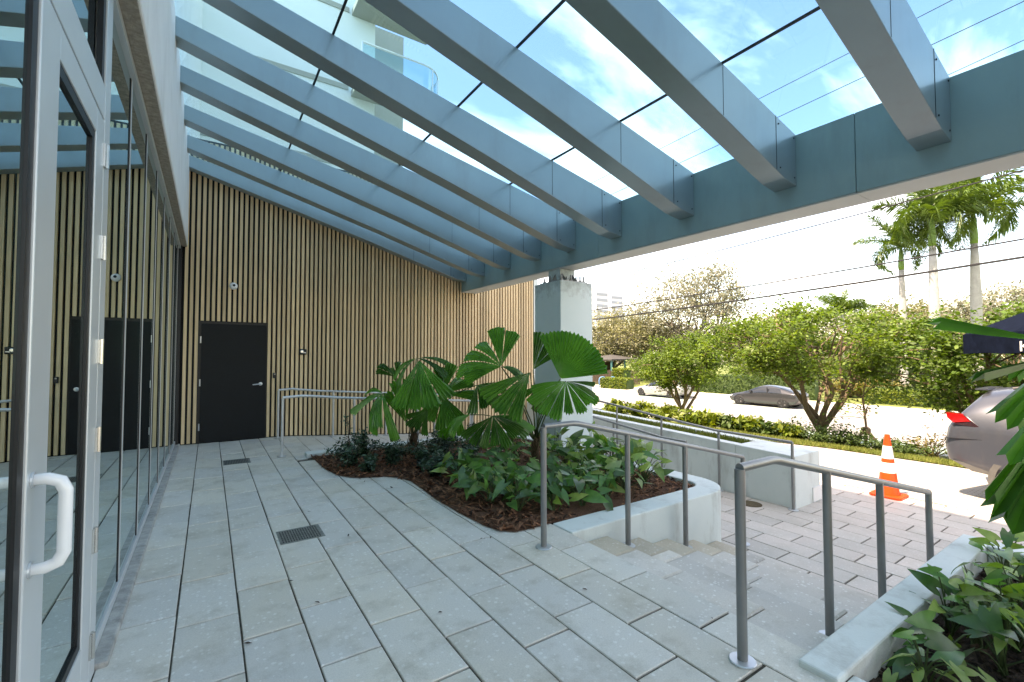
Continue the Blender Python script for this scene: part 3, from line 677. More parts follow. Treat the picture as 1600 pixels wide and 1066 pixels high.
MB().box(-.75, -.352, -4.2, 9.60, HEAD+.001, 3.4145).build('soffit_edge', 'fascia_edge', fs)
MB().box(-14, -.365, -60, 17.49, 5.41, 13.6).build('upper_wall', 'fascia', fs)
# tower
tw = thing('apartment_tower', 'tall pale apartment tower rising behind the slatted wall', 'building', (-5, 25, -.7))
MB().box(-30, 5.2, 17.5, 22.99, -.8, 19).build('tower_wall', 'tower_white', tw)
MB().box(-25, 8.35, 23, 39, -.8, 18.5).build('rear_wall', 'tower_beige', tw)
for z in (5.6, 8.6, 11.55, 14.55, 17.55):
    MB().box(-29, 4.2, 17.46, 17.497, z, z + .18).build('floor_band', 'tower_beige', tw)
def balcony(z, rail=True):
    poly = [(4.3, 17.495), (4.3, 16.0)] + arc(6.6, 16.9, .9, -90, 20, 8) + [(7.3, 17.495)]
    b = MB().prism(poly, z, z + .22).build('balcony', 'tower_beige', tw)
    if rail:
        edge = poly[1:-1]
        for (xa, ya), (xb, yb) in zip(edge, edge[1:]):
            MB().add([(xa,ya,z+.3),(xb,yb,z+.3),(xb,yb,z+1.2),(xa,ya,z+1.2)], [(0,1,2,3)]).build('rail_glass', 'rail_glass', b)
        MB().tube([(x, y, z + 1.25) for x, y in edge], .035, 6).build('top_rail', 'frame_alu', b)
        for x, y in edge[::3]: MB().box(x-.025, x+.025, y-.025, y+.025, z+.2, z+1.25).build('baluster', 'frame_alu', b)
balcony(11.35); balcony(14.5); balcony(17.6)
wing = tag(MB().box(-6, 7.05, 9.81, 17.48, -.9, 5.2).build('side_wing', 'tower_beige'), 'low wing of the building behind the slatted wall', 'building')

# ================================================================== HANDRAILS
def handrail(label, pts, posts, r=.023, pr_=.0245, flange=True, matn='steel', group=None):
    """pts: rail line; posts: (x, y, z_top, z_base)"""
    h = thing('handrail', label, 'handrail', (posts[0][0], posts[0][1], posts[0][3]), group)
    MB().tube(pts, r, 12).build('rail', matn, h, smooth=True, auto=True)
    for i, (x, y, zt, zb) in enumerate(posts):
        MB().tube([(x, y, zb), (x, y, zt)], pr_, 12).build('post', matn, h, smooth=True, auto=True)
        if flange: MB().lathe([(.064, 0), (.064, .006), (.060, .009), (.03, .010)], (x, y, zb + .0005), 22).build('flange', 'steel_light', h)
    return h
def stair_rail(y, label):
    def zr(x): return .955 if x < 2.57 else .955 - .2335 * (x - 2.57)
    def zf(x): return 0 if x < 2.61 else max(-.62, -RISE * (1 + int((x - 2.61) / TREAD)))
    ps = [2.235, 3.20, 4.04, 5.10]
    return handrail(label, [(2.235, y, .955), (2.54, y, .955), (2.60, y, zr(2.60)), (5.10, y, zr(5.10))], [(x, y, zr(x) - .005, zf(x) + .002) for x in ps])
stair_rail(2.905, 'steel stair handrail on the planter side of the steps')
stair_rail(1.29, 'steel stair handrail nearest the camera, beside the kerb')
def zr2(y): return -.62 + .1008 * (max(4.4, min(y, 7.6)) - 4.4)
handrail('long steel handrail along the ramp retaining wall', [(6.78, 3.15, .315)] + [(6.78, y, zr2(y) + .945) for y in (4.3, 5.3, 6.4, 7.6)] + [(6.78, 9.3, zr2(8) + .945)],
         [(6.78, y, zr2(y) + .94 - (.0 if y > 4 else .005), zr2(y) + .002) for y in (3.15, 4.25, 5.35, 6.42, 7.5, 8.6)], .02, .019)
handrail('steel handrail on the planter side of the lower ramp', [(5.60, y, zr2(y) + .93) for y in (4.0, 4.4, 5.6, 6.9)],
         [(5.60, y, zr2(y) + .925, zr2(y) + .002) for y in (4.0, 5.38, 6.8)], .018, .018)
def up_rail(y, x0, label, xs, lift=.0):
    pts = [(x0, y, .885)] + [(x0 + .25, y, .90), (1.35, y, .89)] + [(x, y, ramp_z(x) + .885) for x in (1.8, 3, 4.2, 5.1)]
    handrail(label, pts, [(x, y, ramp_z(x) + .875, ramp_z(x) + .003) for x in xs], .02, .02, matn='steel_light')
up_rail(7.68, .94, 'steel handrail on the planter side of the upper ramp', [.94, 2.0, 3.1, 4.2, 5.1])
up_rail(9.42, 1.08, 'steel handrail against the slatted wall', [1.08, 2.05, 3.1, 4.2, 5.1])
# drains
def grate(x0, x1, y0, y1, label):
    t = thing('floor_drain', label, 'drain', ((x0+x1)/2, (y0+y1)/2, 0))
    MB().box(x0, x1, y0, y1, -.004, .0035).build('plate', 'grate', t)
    m = MB(); nx, ny = 15, 6
    for i in range(nx):
        for j in range(ny):
            xx = x0 + .02 + (x1-x0-.04)*i/nx; yy = y0 + .02 + (y1-y0-.04)*j/ny
            m.box(xx, xx + (x1-x0-.04)/nx*.5, yy, yy + (y1-y0-.04)/ny*.8, .0036, .0042)
    m.build('slot', 'gasket', t)
grate(.505, .845, 4.11, 4.43, 'square metal drain grate in the middle of the terrace')
grate(.19, .525, 7.50, 7.84, 'square metal drain grate near the black door')
mh = thing('access_cover', 'round brown metal cover at the foot of the ramp wall', 'cover', (6.55, 3.62, -.62))
MB().lathe([(.145,-.002),(.145,.006),(.135,.008)], (6.55, 3.62, -.62), 28).build('ring', 'manhole', mh)
MB().lathe([(.128,.006),(.128,.0095),(.12,.011)], (6.55, 3.62, -.62), 28).build('lid', 'manhole', mh)

grime('fan_leaf', (.16, .14, .04), .60, .80, .5, 3.0, (1,1,1)); grime('arrow_leaf', (.12, .15, .03), .60, .78, .5, 7, (1,1,1)); grime('steel', (.10, .09, .075), .58, .8, .4, 6, (1,1,.4)); grime('suv_paint', (.13, .12, .11), .55, .8, .35, 3, (1,1,.6))
# ================================================================== PLANTS: helpers
def onx(px, py, X):
    d = at(px, py, 1) - Vector((0, 0, EYE)); return Vector((0, 0, EYE)) + d * (X / d.x)
def np_mesh(name, V, F, material):
    """V (n,3), F (m,k) arrays"""
    me = bpy.data.meshes.new(name); k = F.shape[1]
    me.vertices.add(len(V)); me.vertices.foreach_set('co', V.astype(np.float32).ravel())
    me.loops.add(F.size); me.loops.foreach_set('vertex_index', F.astype(np.int32).ravel())
    me.polygons.add(len(F)); me.polygons.foreach_set('loop_start', np.arange(0, F.size, k, dtype=np.int32))
    try: me.polygons.foreach_set('loop_total', np.full(len(F), k, dtype=np.int32))
    except Exception: pass
    for m in (material if isinstance(material, list) else [material]): me.materials.append(MATS[m])
    me.update(calc_edges=True); me.validate(); return me
def cloud(name, P, size, material, aspect=.5, up=.6, jitter=.4, lift=None):
    """one leaf (bent rhomb of two faces) per point"""
    n = len(P); d = RNG.normal(size=(n, 3)); d[:, 2] = d[:, 2] * .5 + (lift if lift is not None else 0)
    d /= np.linalg.norm(d, axis=1)[:, None] + 1e-9
    nr = RNG.normal(size=(n, 3)); nr[:, 2] = np.abs(nr[:, 2]) + up; nr -= d * (nr * d).sum(1)[:, None]; nr /= np.linalg.norm(nr, axis=1)[:, None] + 1e-9
    s = np.cross(nr, d); L_ = size * (1 + jitter * RNG.uniform(-1, 1, n))[:, None]
    a = P - d * L_ * .5; b = P + s * L_ * aspect * .5 + d * L_ * .05; c = P + d * L_ * .5 - nr * L_ * .12; e = P - s * L_ * aspect * .5 + d * L_ * .05
    V = np.stack([a, b, c, e], 1).reshape(-1, 3); i = np.arange(n)[:, None] * 4
    F = np.concatenate([i + np.array([[0, 1, 2]]), i + np.array([[0, 2, 3]])], 1).reshape(-1, 3)
    return np_mesh(name, V, F, material)
def ball(n, c, r, shell=.55):
    d = RNG.normal(size=(n, 3)); d /= np.linalg.norm(d, axis=1)[:, None]
    q = RNG.uniform(shell ** 3, 1, n) ** (1 / 3.); return np.array(c) + d * q[:, None] * np.array(r)
def arch(a, b, sag, n=5):
    a, b = Vector(a), Vector(b); return [a.lerp(b, i/n) + Vector((0, 0, sag * 4 * (i/n) * (1 - i/n))) for i in range(n + 1)]

# ------------------------------------------------------------------ fan palms
def fan_leaf(rad, spread, nseg, droop, pl=4, seed=0, tip=.06, gapd=2.0):
    rn = random.Random(seed); m = MB(); a0 = -spread/2; sw_ = spread / nseg; T = [.0, .18, .40, .62, .82, 1.0]
    for s in range(nseg):
        A = a0 + s * sw_ + gapd/2 * rn.uniform(-.6, 1.6); B = a0 + (s+1) * sw_ - gapd/2 * rn.uniform(-.6, 1.6)
        k = max(2, int((B - A) / 5.0 + .5)) * 2; dr = droop * rn.uniform(.3, 1.9) + rn.uniform(-.06, .06); rs = rad * rn.uniform(.82, 1.06) ; tw = rn.uniform(-.25, .25)
        vs = []; fs = []
        for j in range(k + 1):
            ang = R(A + (B - A) * j / k); rr = rs * (1 - tip * abs(j/k - .5) * 1.2) * (1 - (.035 if j % 2 else 0) - rn.uniform(0, .03)); zig = (1 if j % 2 else -1)
            for t in T:
                r_ = .012 + rr * t; fold = zig * .013 * min(1, t * 1.6) * (r_ / .5 + .3)
                x = r_ * math.cos(ang); y = r_ * math.sin(ang); z = fold - dr * rad * t ** 2.1 + tw * y + .045 * rad * t * math.sin(3.1 * ang + seed) 
                vs.append((x * (1 - .25 * dr * t * t), y, z))
        q = len(T)
        for j in range(k):
            for i in range(q - 1): fs.append((j*q+i, (j+1)*q+i, (j+1)*q+i+1, j*q+i+1))
        m.add(vs, fs)
    return m
def orient(d, nrm):
    x = Vector(d).normalized(); z = Vector(nrm); z = (z - x * z.dot(x)).normalized(); y = z.cross(x); return Matrix((x, y, z)).transposed().to_4x4()
def fan_palm(label, base, crown, leaves, trunk_r=.07):
    t = thing('fan_palm', label, 'palm', base)
    b, c = Vector(base), Vector(crown)
    tr = MB(); k = 7
    tr.tube([b.lerp(c, i/k) + Vector((random.uniform(-.008,.008), random.uniform(-.008,.008), 0)) for i in range(k+1)], [trunk_r*(1.1 - .45*i/k)*random.uniform(.9,1.1) for i in range(k+1)], 10)
    for i in range(40):
        h = random.random(); p = b.lerp(c, h); an = random.uniform(0, 6.3); rr = trunk_r*(1.1-.45*h); o_ = Vector((math.cos(an), math.sin(an), 0))
        tr.tube([p + o_*rr*.9, p + o_*(rr+.018) + Vector((0,0,.05)), p + o_*(rr+.03) + Vector((0,0,.11))], [.009,.006,.002], 4)
    tr.build('trunk', 'palm_fibre', t)
    for i, (hub, dep, tip, tdep, spread, nseg, droop, nmix) in enumerate(leaves):
        h = at(*hub, dep); e = at(*tip, tdep); d = e - h
        cam_n = (Vector((0, 0, EYE)) - h).normalized(); nv = cam_n * nmix[0] + Vector((0, 0, 1)) * nmix[1] + RT * nmix[2]
        me = fan_leaf(d.length, spread, nseg, droop, seed=i * 7 + int(hub[0])).mesh('leaf', 'fan_leaf')
        lf = bpy.data.objects.new('leaf', me); COL.objects.link(lf); lf.parent = t
        lf.matrix_local = Matrix.Translation(h - b) @ orient(d, nv)
        pt = MB().tube(arch(c + Vector((random.uniform(-.03,.03), random.uniform(-.03,.03), -.02)), h, .05 + .05 * (h - c).length), [.011, .009, .008, .007, .006, .006], 6)
        po = pt.build('petiole', 'petiole', t, smooth=True)
fan_palm('dark green fan palm in the planter near the slatted wall', (2.62, 6.70, .0), (2.63, 6.66, .34), [
    ((598,615),6.5,(540,640),6.25,170,7,.45,(.5,1,0)), ((655,563),6.4,(660,642),6.1,85,4,.15,(1,.1,-.2)), ((650,560),6.6,(596,580),6.5,60,3,.4,(.4,1,0)),
    ((652,560),6.6,(716,563),6.5,50,3,.4,(.4,1,.0)), ((634,660),6.8,(621,592),6.6,55,3,.1,(1,.2,.3)), ((692,616),6.5,(716,572),6.6,150,6,.25,(1,.5,0)),
    ((692,618),6.4,(688,668),6.1,110,5,.2,(1,.3,0)), ((745,602),6.3,(785,628),6.1,130,6,.35,(.7,.7,0)), ((668,640),6.2,(640,668),6.0,80,4,.3,(.7,.7,.2)),
    ((715,640),6.9,(705,690),6.7,60,3,.2,(1,.3,.1)), ((620,590),7.2,(600,560),7.3,90,4,.3,(.8,.6,0))])
fan_palm('tall fan palm with broad upright leaves in front of the column', (3.66, 4.92, -.02), (3.68, 4.95, .42), [
    ((783,573),5.9,(736,526),6.0,150,6,.28,(.9,.6,0)), ((783,573),5.9,(832,572),5.8,70,3,.4,(.5,1,0)), ((876,592),5.5,(914,520),5.4,108,1,.06,(1,.25,.25)),
    ((833,578),5.7,(864,522),5.8,60,3,.12,(1,.3,-.3)), ((828,582),5.5,(772,640),5.2,62,3,.12,(1,.5,0)), ((884,596),5.4,(878,652),5.1,165,8,.3,(1,.6,0)),
    ((884,596),5.4,(934,603),5.3,26,2,.2,(.6,1,0)), ((770,650),5.5,(732,694),5.3,55,3,.2,(.8,.6,0)), ((770,650),5.5,(806,690),5.2,120,6,.3,(.9,.6,0)),
    ((770,650),5.5,(838,646),5.4,34,2,.3,(.5,1,0)), ((850,600),6.1,(826,640),6.0,90,4,.3,(.9,.4,0)), ((735,648),5.9,(690,655),5.8,70,3,.4,(.5,1,0))], .05)
fan_palm('fan palm with pleated drooping leaves at the right edge, over the near kerb', (3.72, .20, -.14), (3.70, .24, .72), [
    ((1690,540),2.30,(1436,500),2.28,5.2,1,.04,(1,.5,0)), ((1690,545),2.30,(1482,610),2.20,7,1,.06,(1,1.0,0)), ((1680,545),2.30,(1566,640),2.1,14,1,.1,(1,.6,.3)),
    ((1680,610),2.15,(1503,803),2.0,6.5,1,.06,(1,.9,0)), ((1690,600),2.15,(1536,838),2.0,8,1,.05,(1,.2,.4)), ((1680,600),2.15,(1563,868),1.95,13,1,.12,(1,.6,0)),
    ((1672,590),2.05,(1572,726),1.95,15,1,.1,(1,.5,.2)), ((1700,660),2.1,(1640,900),2.0,40,3,.15,(1,.5,0)), ((1760,560),2.1,(1800,420),2.1,120,6,.2,(1,.4,0)), ((1690,650),2.2,(1590,785),2.1,16,1,.15,(.8,.8,0)),
    ((1700,520),2.25,(1575,560),2.2,10,1,.1,(.9,.9,0))], .06)

# ------------------------------------------------------------------ arrow-leaved ground plants
def arrow_leaf(seed):
    rn = random.Random(seed); m = MB()
    O = [(0,0,0)]; wf = rn.uniform(.62, .95); half = [(x, y * wf) for x, y in [(-.24,.16),(-.30,.28),(-.12,.33),(.10,.35),(.35,.31),(.62,.20),(.85,.08)]]
    mid = [(-.02,0),(.10,0),(.30,0),(.50,0),(.72,0),(1.0,0)]
    cup = rn.uniform(.05,.25); dr = rn.uniform(.1,.45)
    def P(x, y): return (x, y * rn.uniform(.92,1.08), cup * abs(y) + .03*math.sin(x*9)*abs(y)*2 - dr * max(0, x) ** 2)
    vs = [P(*p) for p in mid]; k = len(vs)
    for sgn in (1, -1): vs += [P(x, y*sgn) for x, y in half]
    for s in range(2):
        o = k + s*7; f = [(0,o,o+1),(0,o+1,o+2),(0,o+2,1),(1,o+2,o+3),(1,o+3,2),(2,o+3,o+4),(2,o+4,3),(3,o+4,o+5),(3,o+5,4),(4,o+5,o+6),(4,o+6,5)]
        m.add([], []); m.f += [q if s == 0 else q[::-1] for q in f]; m.m += [0]*len(f)
    m.v = vs; return m
ALEAF = [arrow_leaf(i).mesh('leaf', 'arrow_leaf') for i in range(7)] + [arrow_leaf(10+i).mesh('leaf', 'arrow_leaf_pale') for i in range(4)]
for me in ALEAF: me.polygons.foreach_set('use_smooth', [True]*len(me.polygons))
def arrow_plant(label, base, n, size, hgt, reach, group, pale=.25, face=0.0, lift_=0.0):
    t = thing('arrowhead_plant', label, 'plant', base, group); b = Vector(base); st_ = MB()
    for i in range(n):
        an = random.uniform(0, 6.28); rr = reach * random.uniform(.15, 1); h = hgt * random.uniform(.35, 1.0) * (1.15 - .5 * rr / reach)
        p = Vector((rr*math.cos(an), rr*math.sin(an), h))
        d = Vector((math.cos(an + random.uniform(-.7,.7)), math.sin(an + random.uniform(-.7,.7)), random.uniform(-.8, .5) + lift_))
        if face: d = d + Vector((-.6, -.6, -.1)) * face
        nv = Vector((-.35, -.45, .8)) + Vector((random.uniform(-.9,.9), random.uniform(-.9,.9), random.uniform(-.3,.3))); s = size * random.uniform(.55, 1.35)
        me = random.choice(ALEAF[7:]) if random.random() < pale else random.choice(ALEAF[:7])
        lf = bpy.data.objects.new('leaf', me); COL.objects.link(lf); lf.parent = t; lf.matrix_local = Matrix.Translation(p) @ orient(d, nv) @ Matrix.Scale(s, 4)
        st_.tube(arch(b + Vector((random.uniform(-.03,.03), random.uniform(-.03,.03), 0)), b + p, .05, 4), [.006,.005,.004,.004,.003], 4, cap=False)
    st_.build('stems', 'petiole', t)
rows = [(2.34,4.35),(2.42,4.05),(2.55,3.72),(2.86,3.55),(3.2,3.52),(2.75,4.1),(3.05,3.88),(2.62,4.55),(3.0,4.35),(3.42,3.9),(3.6,3.58),(3.95,3.62),(3.75,4.05),(3.4,4.35),(4.15,3.95),(4.4,3.75),(2.75,4.95),(3.15,4.8),(3.95,4.4),(4.35,4.3),(4.6,4.1),(4.1,4.85),(4.5,4.75),(2.55,5.0),(3.4,5.4),(4.3,5.3),(3.85,5.7),(4.62,4.45)]
for i, (x, y) in enumerate(rows):
    right = x > 3.9
    arrow_plant('green arrow-leaved plant among the clump in the middle planter', (x, y, -.03 if x > 2.7 else .005), 22 if right else 20, .165 if right else .155, .52 if right else .38, .25, 'arrow-leaved plants in the middle planter', .5 if right else .16, lift_=.55 if right else .05)
near = [(3.0,.80),(3.3,.78),(3.28,.32),(3.62,.72),(3.55,.42),(3.95,.80),(4.0,.5),(4.35,.75),(4.65,.7),(3.35,-.1),(3.8,.1),(4.3,.3),(3.45,.6),(3.78,.62),(4.15,.66),(4.5,.45),(3.7,.85),(4.85,.82)]
for i, (x, y) in enumerate(near):
    arrow_plant('arrow-leaved plant in the dark mulch bed behind the near kerb', (x, y, -.135), 13, .125, .25 + .12*(x > 3.3), .23, 'arrow-leaved plants behind the near kerb', .42, lift_=.15)
# dark small-leaved shrubs
def shrub(name, label, base, r, h, n, size, leafm, group=None, cat='shrub', tall=0, lift=0.2, aspect=.45):
    t = thing(name, label, cat, base, group); b = np.array(base); st_ = MB(); P = []
    for i in range(max(7, int(14 * r / .3))):
        an = random.uniform(0, 6.28); rr = r * math.sqrt(random.random()) ; hh = h * random.uniform(.55, 1.0) * (1 - .35 * (rr / r) ** 2)
        tip = Vector(base) + Vector((rr*math.cos(an), rr*math.sin(an), hh))
        pts = arch(Vector(base) + Vector((random.uniform(-.05,.05)*r*3, random.uniform(-.05,.05)*r*3, 0)), tip, .06*h, 4); st_.tube(pts, [.012*h+.003, .009*h+.002, .006*h+.002, .004*h+.001, .001], 4, cap=False)
        for p in pts[1:]: P.append((p, 1.0))
    cents = np.array([p[0][:] for p in P]); k = RNG.integers(0, len(cents), n)
    Q = cents[k] + RNG.normal(size=(n, 3)) * np.array((r, r, h*.5)) * .14
    if tall:
        q = Vector(base) + Vector((-.05, .05, h + tall)); st_.tube(arch(base, q, .02, 4), [.005]*5, 4, cap=False)
        Q = np.concatenate([Q, np.array([Vector(base).lerp(q, random.uniform(.5, 1))[:] for _ in range(40)]) + RNG.normal(size=(40, 3)) * .03])
    Q[:, 2] = np.maximum(Q[:, 2], base[2] + .02)
    st_.build('stems', 'twig', t)
    link('foliage', cloud('foliage', Q, size, leafm, aspect=aspect, lift=lift), t); return t
for i, (x, y, r, h, tl) in enumerate([(1.62,6.35,.26,.42,.28),(1.75,6.0,.16,.22,0),(2.12,6.15,.24,.40,0),(2.45,5.75,.26,.40,0),(2.40,5.30,.22,.36,0),(2.85,6.15,.28,.46,0),(3.2,5.95,.26,.42,0),(1.95,6.95,.22,.42,0),(3.2,6.7,.26,.44,0),(3.75,6.6,.26,.42,0),(2.85,5.45,.24,.36,0)]):
    shrub('small_leaved_shrub', 'dark small-leaved shrub in the red mulch of the middle planter', (x, y, .005), r, h, 1100, .048, 'dark_leaf', 'dark shrubs in the middle planter', tall=tl)

# ================================================================== STREET: trees
def bank_tree(name, label, base, height, rx, rz, nmain, nleaf, leaf, leafm, seed, bark='bark', low=.28, stemr=.07, group=None, cl=.20, fork=.16, sparse=1.0, nclus=70):
    rn = random.Random(seed); t = thing(name, label, 'tree', base, group); b = Vector(base); tr = MB(); tips = []
    zc = height * (1 + low) / 2; hz = height * (1 - low) / 2
    mains = []
    root = b + Vector((0, 0, height * fork)); tr.tube([b - Vector((0,0,.1)), b + Vector((0,0,.05)), root], [stemr*1.9, stemr*1.5, stemr*1.3], 9)
    for i in range(nmain):
        an = 6.283 * (i + rn.uniform(-.3, .3)) / nmain; rr = rx * rn.uniform(.3, .62); zt = zc + hz * rn.uniform(-.35, .35)
        e = b + Vector((rr*math.cos(an), rr*math.sin(an), zt)); s = b + Vector((rn.uniform(-.6,.6)*stemr, rn.uniform(-.6,.6)*stemr, height*fork*rn.uniform(.3,1)))
        mid = s.lerp(e, .5) + Vector((rn.uniform(-.12,.12)*rx, rn.uniform(-.12,.12)*rx, rn.uniform(-.05,.02)*height))
        pts = [s, s.lerp(mid, .5) + Vector((rn.uniform(-.04,.04)*rx, rn.uniform(-.04,.04)*rx, 0)), mid, mid.lerp(e, .5) + Vector((rn.uniform(-.05,.05)*rx, rn.uniform(-.05,.05)*rx, .02*height)), e]
        r0 = stemr * rn.uniform(.55, .9); tr.tube(pts, [r0, r0*.85, r0*.7, r0*.5, r0*.3], 6, cap=False); mains.append((pts, r0))
    for k in range(nclus):
        d = Vector((rn.gauss(0,1), rn.gauss(0,1), rn.gauss(0,1))).normalized(); q = rn.uniform(.5, 1.0) ** .6
        bulge = 1 + .22 * math.sin(3 * math.atan2(d.y, d.x) + seed) + rn.uniform(-.12, .12)
        p = b + Vector((d.x*rx*q*bulge, d.y*rx*q*bulge, zc + d.z*hz*q*(1 + rn.uniform(-.1,.14))))
        pts, r0 = min(mains, key=lambda mm: (mm[0][3] - p).length + rn.uniform(0, .4) * rx); s = pts[rn.choice((2, 3, 3, 4))]
        mid = s.lerp(p, .55) + Vector((rn.uniform(-.06,.06)*rx, rn.uniform(-.06,.06)*rx, .03*height)); tr.tube([s, mid, p], [r0*.32, r0*.2, r0*.06], 4, cap=False)
        tips.append((p, mid))
    tr.build('trunk', bark, t, smooth=True)
    C_ = np.array([p[0][:] for p in tips]); M_ = np.array([p[1][:] for p in tips]); k = RNG.integers(0, len(C_), nleaf)
    u = RNG.uniform(0, 1, (nleaf, 1)) ** .55; P = C_[k] * u + M_[k] * (1 - u) + RNG.normal(size=(nleaf, 3)) * np.array((rx, rx, hz)) * cl * RNG.uniform(.4, 1.1, (nleaf, 1))
    P = P[P[:, 2] > base[2] + height * low * .55]
    link('crown', cloud('crown', P, leaf, leafm, aspect=.62, up=.5), t); return t
tR = (15.5, 6.35, zg(15.5)); tL = (17.0, 12.35, zg(17.0)); tR2 = (15.6, 2.6, zg(15.6))
bank_tree('street_tree', 'spreading multi-stemmed tree behind the traffic cone', tR, 4.45, 3.0, 1, 9, 24000, .10, 'tree_leaf', 3, low=.40, stemr=.10, cl=.105, nclus=130)
bank_tree('street_tree', 'smaller rounded multi-stemmed tree beside the column', tL, 3.95, 1.95, 1, 9, 18000, .10, 'tree_leaf', 8, low=.34, stemr=.085, cl=.115, nclus=105)
bank_tree('street_tree', 'leafy tree behind the grey car and the navy umbrella', tR2, 4.0, 2.3, 1, 8, 18000, .105, 'tree_leaf_deep', 21, low=.30, stemr=.09, cl=.12, nclus=110)
oaks = [(955,62,7.2,9.2,'oak_leaf','broad olive park tree behind the shelter'), (1085,58,7.6,14.2,'oak_leaf_grey','tallest airy grey-green park tree beyond the street'), (1205,62,6.5,8.8,'oak_leaf','low olive park tree between the two street trees'),
        (1310,66,7.0,9.6,'oak_leaf_grey','grey-green park tree behind the spreading tree'), (1425,62,6.5,10.2,'oak_leaf','olive park tree behind the leftmost royal palm trunk'), (1500,60,5.5,9.4,'oak_leaf_grey','sparse park tree between the royal palm trunks'), (1585,58,6.5,11.6,'oak_leaf_grey','sparse grey park tree at the right edge behind the palms'), (1015,70,7.5,9.0,'oak_leaf','olive park tree behind the rounded street tree')]
for i, (px, d, rx, h, lm, lab) in enumerate(oaks):
    p = on_ground(px, d, 0); p.z = zg(p.x)
    bank_tree('park_tree', lab, tuple(p), h + .6, rx, 1, 7, 15000, .31, lm, 31 + i, 'oak_bark', low=.16, stemr=.30, group='trees in the park beyond the street', cl=.15, nclus=130)
# sapling with guard
sp = thing('sapling', 'young bare sapling held by a timber tripod guard near the cone', 'tree', tuple(on_ground(1350, 12.6, zg(15.5)))); b = Vector(sp.location)
m = MB().tube([b, b + Vector((.03,0,.7)), b + Vector((-.02,.05,1.5)), b + Vector((.05,-.03,2.1))], [.035,.03,.022,.01], 7); tipsl = []
for i in range(16):
    s = b + Vector((0,0,random.uniform(.9,2.0))); an = random.uniform(0,6.28); e = s + Vector((math.cos(an), math.sin(an), random.uniform(-.15,.5))) * random.uniform(.5,1.25)
    m.tube(arch(s, e, .08, 4), [.012,.010,.008,.006,.003], 4, cap=False); tipsl += [s.lerp(e, q)[:] for q in (.5,.7,.85,1)]
m.build('trunk', 'bark', sp)
for an in (.4, 2.5, 4.6):
    MB().tube([b + Vector((math.cos(an)*.5, math.sin(an)*.5, -.02)), b + Vector((math.cos(an)*.05, math.sin(an)*.05, .62))], .03, 6).build('stake', 'twig', sp)
MB().lathe([(.09,.50),(.11,.53),(.11,.66),(.07,.70)], tuple(b), 10).build('wrap', 'twig', sp)
Tp = np.array(tipsl); k = RNG.integers(0, len(Tp), 500); link('foliage', cloud('foliage', Tp[k] + RNG.normal(size=(500,3))*.12, .09, 'tree_leaf'), sp)

# ------------------------------------------------------------------ royal palms
def frond(length, droop, seed, nl=64):
    rn = random.Random(seed); m = MB(); pts = []
    for i in range(13):
        t = i / 12; a = .25 - droop * t * 1.25; pts.append((length * t * math.cos(a * .8), 0, length * (.30 * t - droop * .55 * t * t)))
    m.tube(pts, [.055*(1 - .9*i/12) + .004 for i in range(13)], 5, 0, cap=False)
    for i in range(nl):
        t = .14 + .85 * i / nl; k = min(11, int(t * 12)); p = Vector(pts[k]).lerp(Vector(pts[k+1]), t*12 - k); tg = (Vector(pts[k+1]) - Vector(pts[k])).normalized()
        ll = length * .27 * math.sin(math.pi * (.15 + .8 * t)) ** .7
        for sgn in (1, -1):
            d = (tg * rn.uniform(.35,.7) + Vector((0, sgn, 0)) * rn.uniform(.6,1) + Vector((0, 0, rn.uniform(-.35,.75)))).normalized()
            wv = d.cross(Vector((0,0,1))).normalized() * .032 * length / 3; e1 = p + d * ll * .55; e2 = p + d * ll + Vector((0, 0, -ll * rn.uniform(.2,.6)))
            m.add([p - wv*.6, p + wv*.6, e1 + wv, e1 - wv, e2], [(0,1,2,3),(3,2,4)], 0)
    return m
FR = [frond(3.4, d, i).mesh('frond', 'palm_leaf') for i, d in enumerate((.35, .75, 1.15, 1.6))]
def royal_palm(label, px, depth, ycrown, r, sc_=1.0, nf=16, green=True):
    sc_ *= 1.35
    p = on_ground(px, depth, 0); p.z = zg(p.x); zt = at(px, ycrown, depth).z; H = zt - p.z
    t = thing('royal_palm', label, 'palm tree', tuple(p), 'royal palms in the park'); m = MB()
    prof = [(r*1.35,0),(r*1.1,.4),(r*1.0,H*.2),(r*1.15,H*.5),(r*.9,H*.72),(r*.7,H-1.7*sc_)]
    m.lathe(prof, tuple(p), 16); m.build('trunk', 'palm_trunk', t, smooth=True)
    MB().lathe([(r*.72,H-1.7*sc_+.002),(r*.86,H-1.4*sc_),(r*.62,H-.5*sc_),(r*.34,H+.1)], tuple(p), 14).build('crownshaft', 'crownshaft', t, smooth=True)
    for i in range(nf):
        q = i / nf; an = 2.4 * i + random.uniform(-.3,.3); pitch = 1.15 - 1.45 * q + random.uniform(-.1,.1)
        me = FR[min(3, int(q * 4))]
        child('frond', me, t, (0, 0, H), (random.uniform(-.3,.3), -pitch * .75, an), (sc_,)*3)
royal_palm('leftmost and shortest royal palm with pale trunk beyond the street', 1412, 44, 386, .30, .95, 15)
royal_palm('middle royal palm with bright green crownshaft', 1462, 40, 338, .34, 1.12, 18)
royal_palm('rightmost royal palm with grey trunk, partly cut by the frame', 1528, 41, 332, .36, 1.2, 18)
pk = on_ground(1318, 30, 0); pk = on_ground(1318, 50, 0); pk.z = zg(pk.x)
t = thing('bushy_palm', 'bright green bushy palm poking up behind the spreading tree', 'palm tree', tuple(pk)); zc_ = at(1318, 490, 50).z - pk.z
MB().lathe([(.22,0),(.18,zc_*.5),(.16,zc_)], tuple(pk), 12).build('trunk', 'palm_trunk', t, smooth=True)
for i in range(16): child('frond', FR[i % 3], t, (0, 0, zc_), (random.uniform(-.3,.3), -(1.2 - 1.2 * i / 16) * .8, 2.4 * i), (.98,)*3)

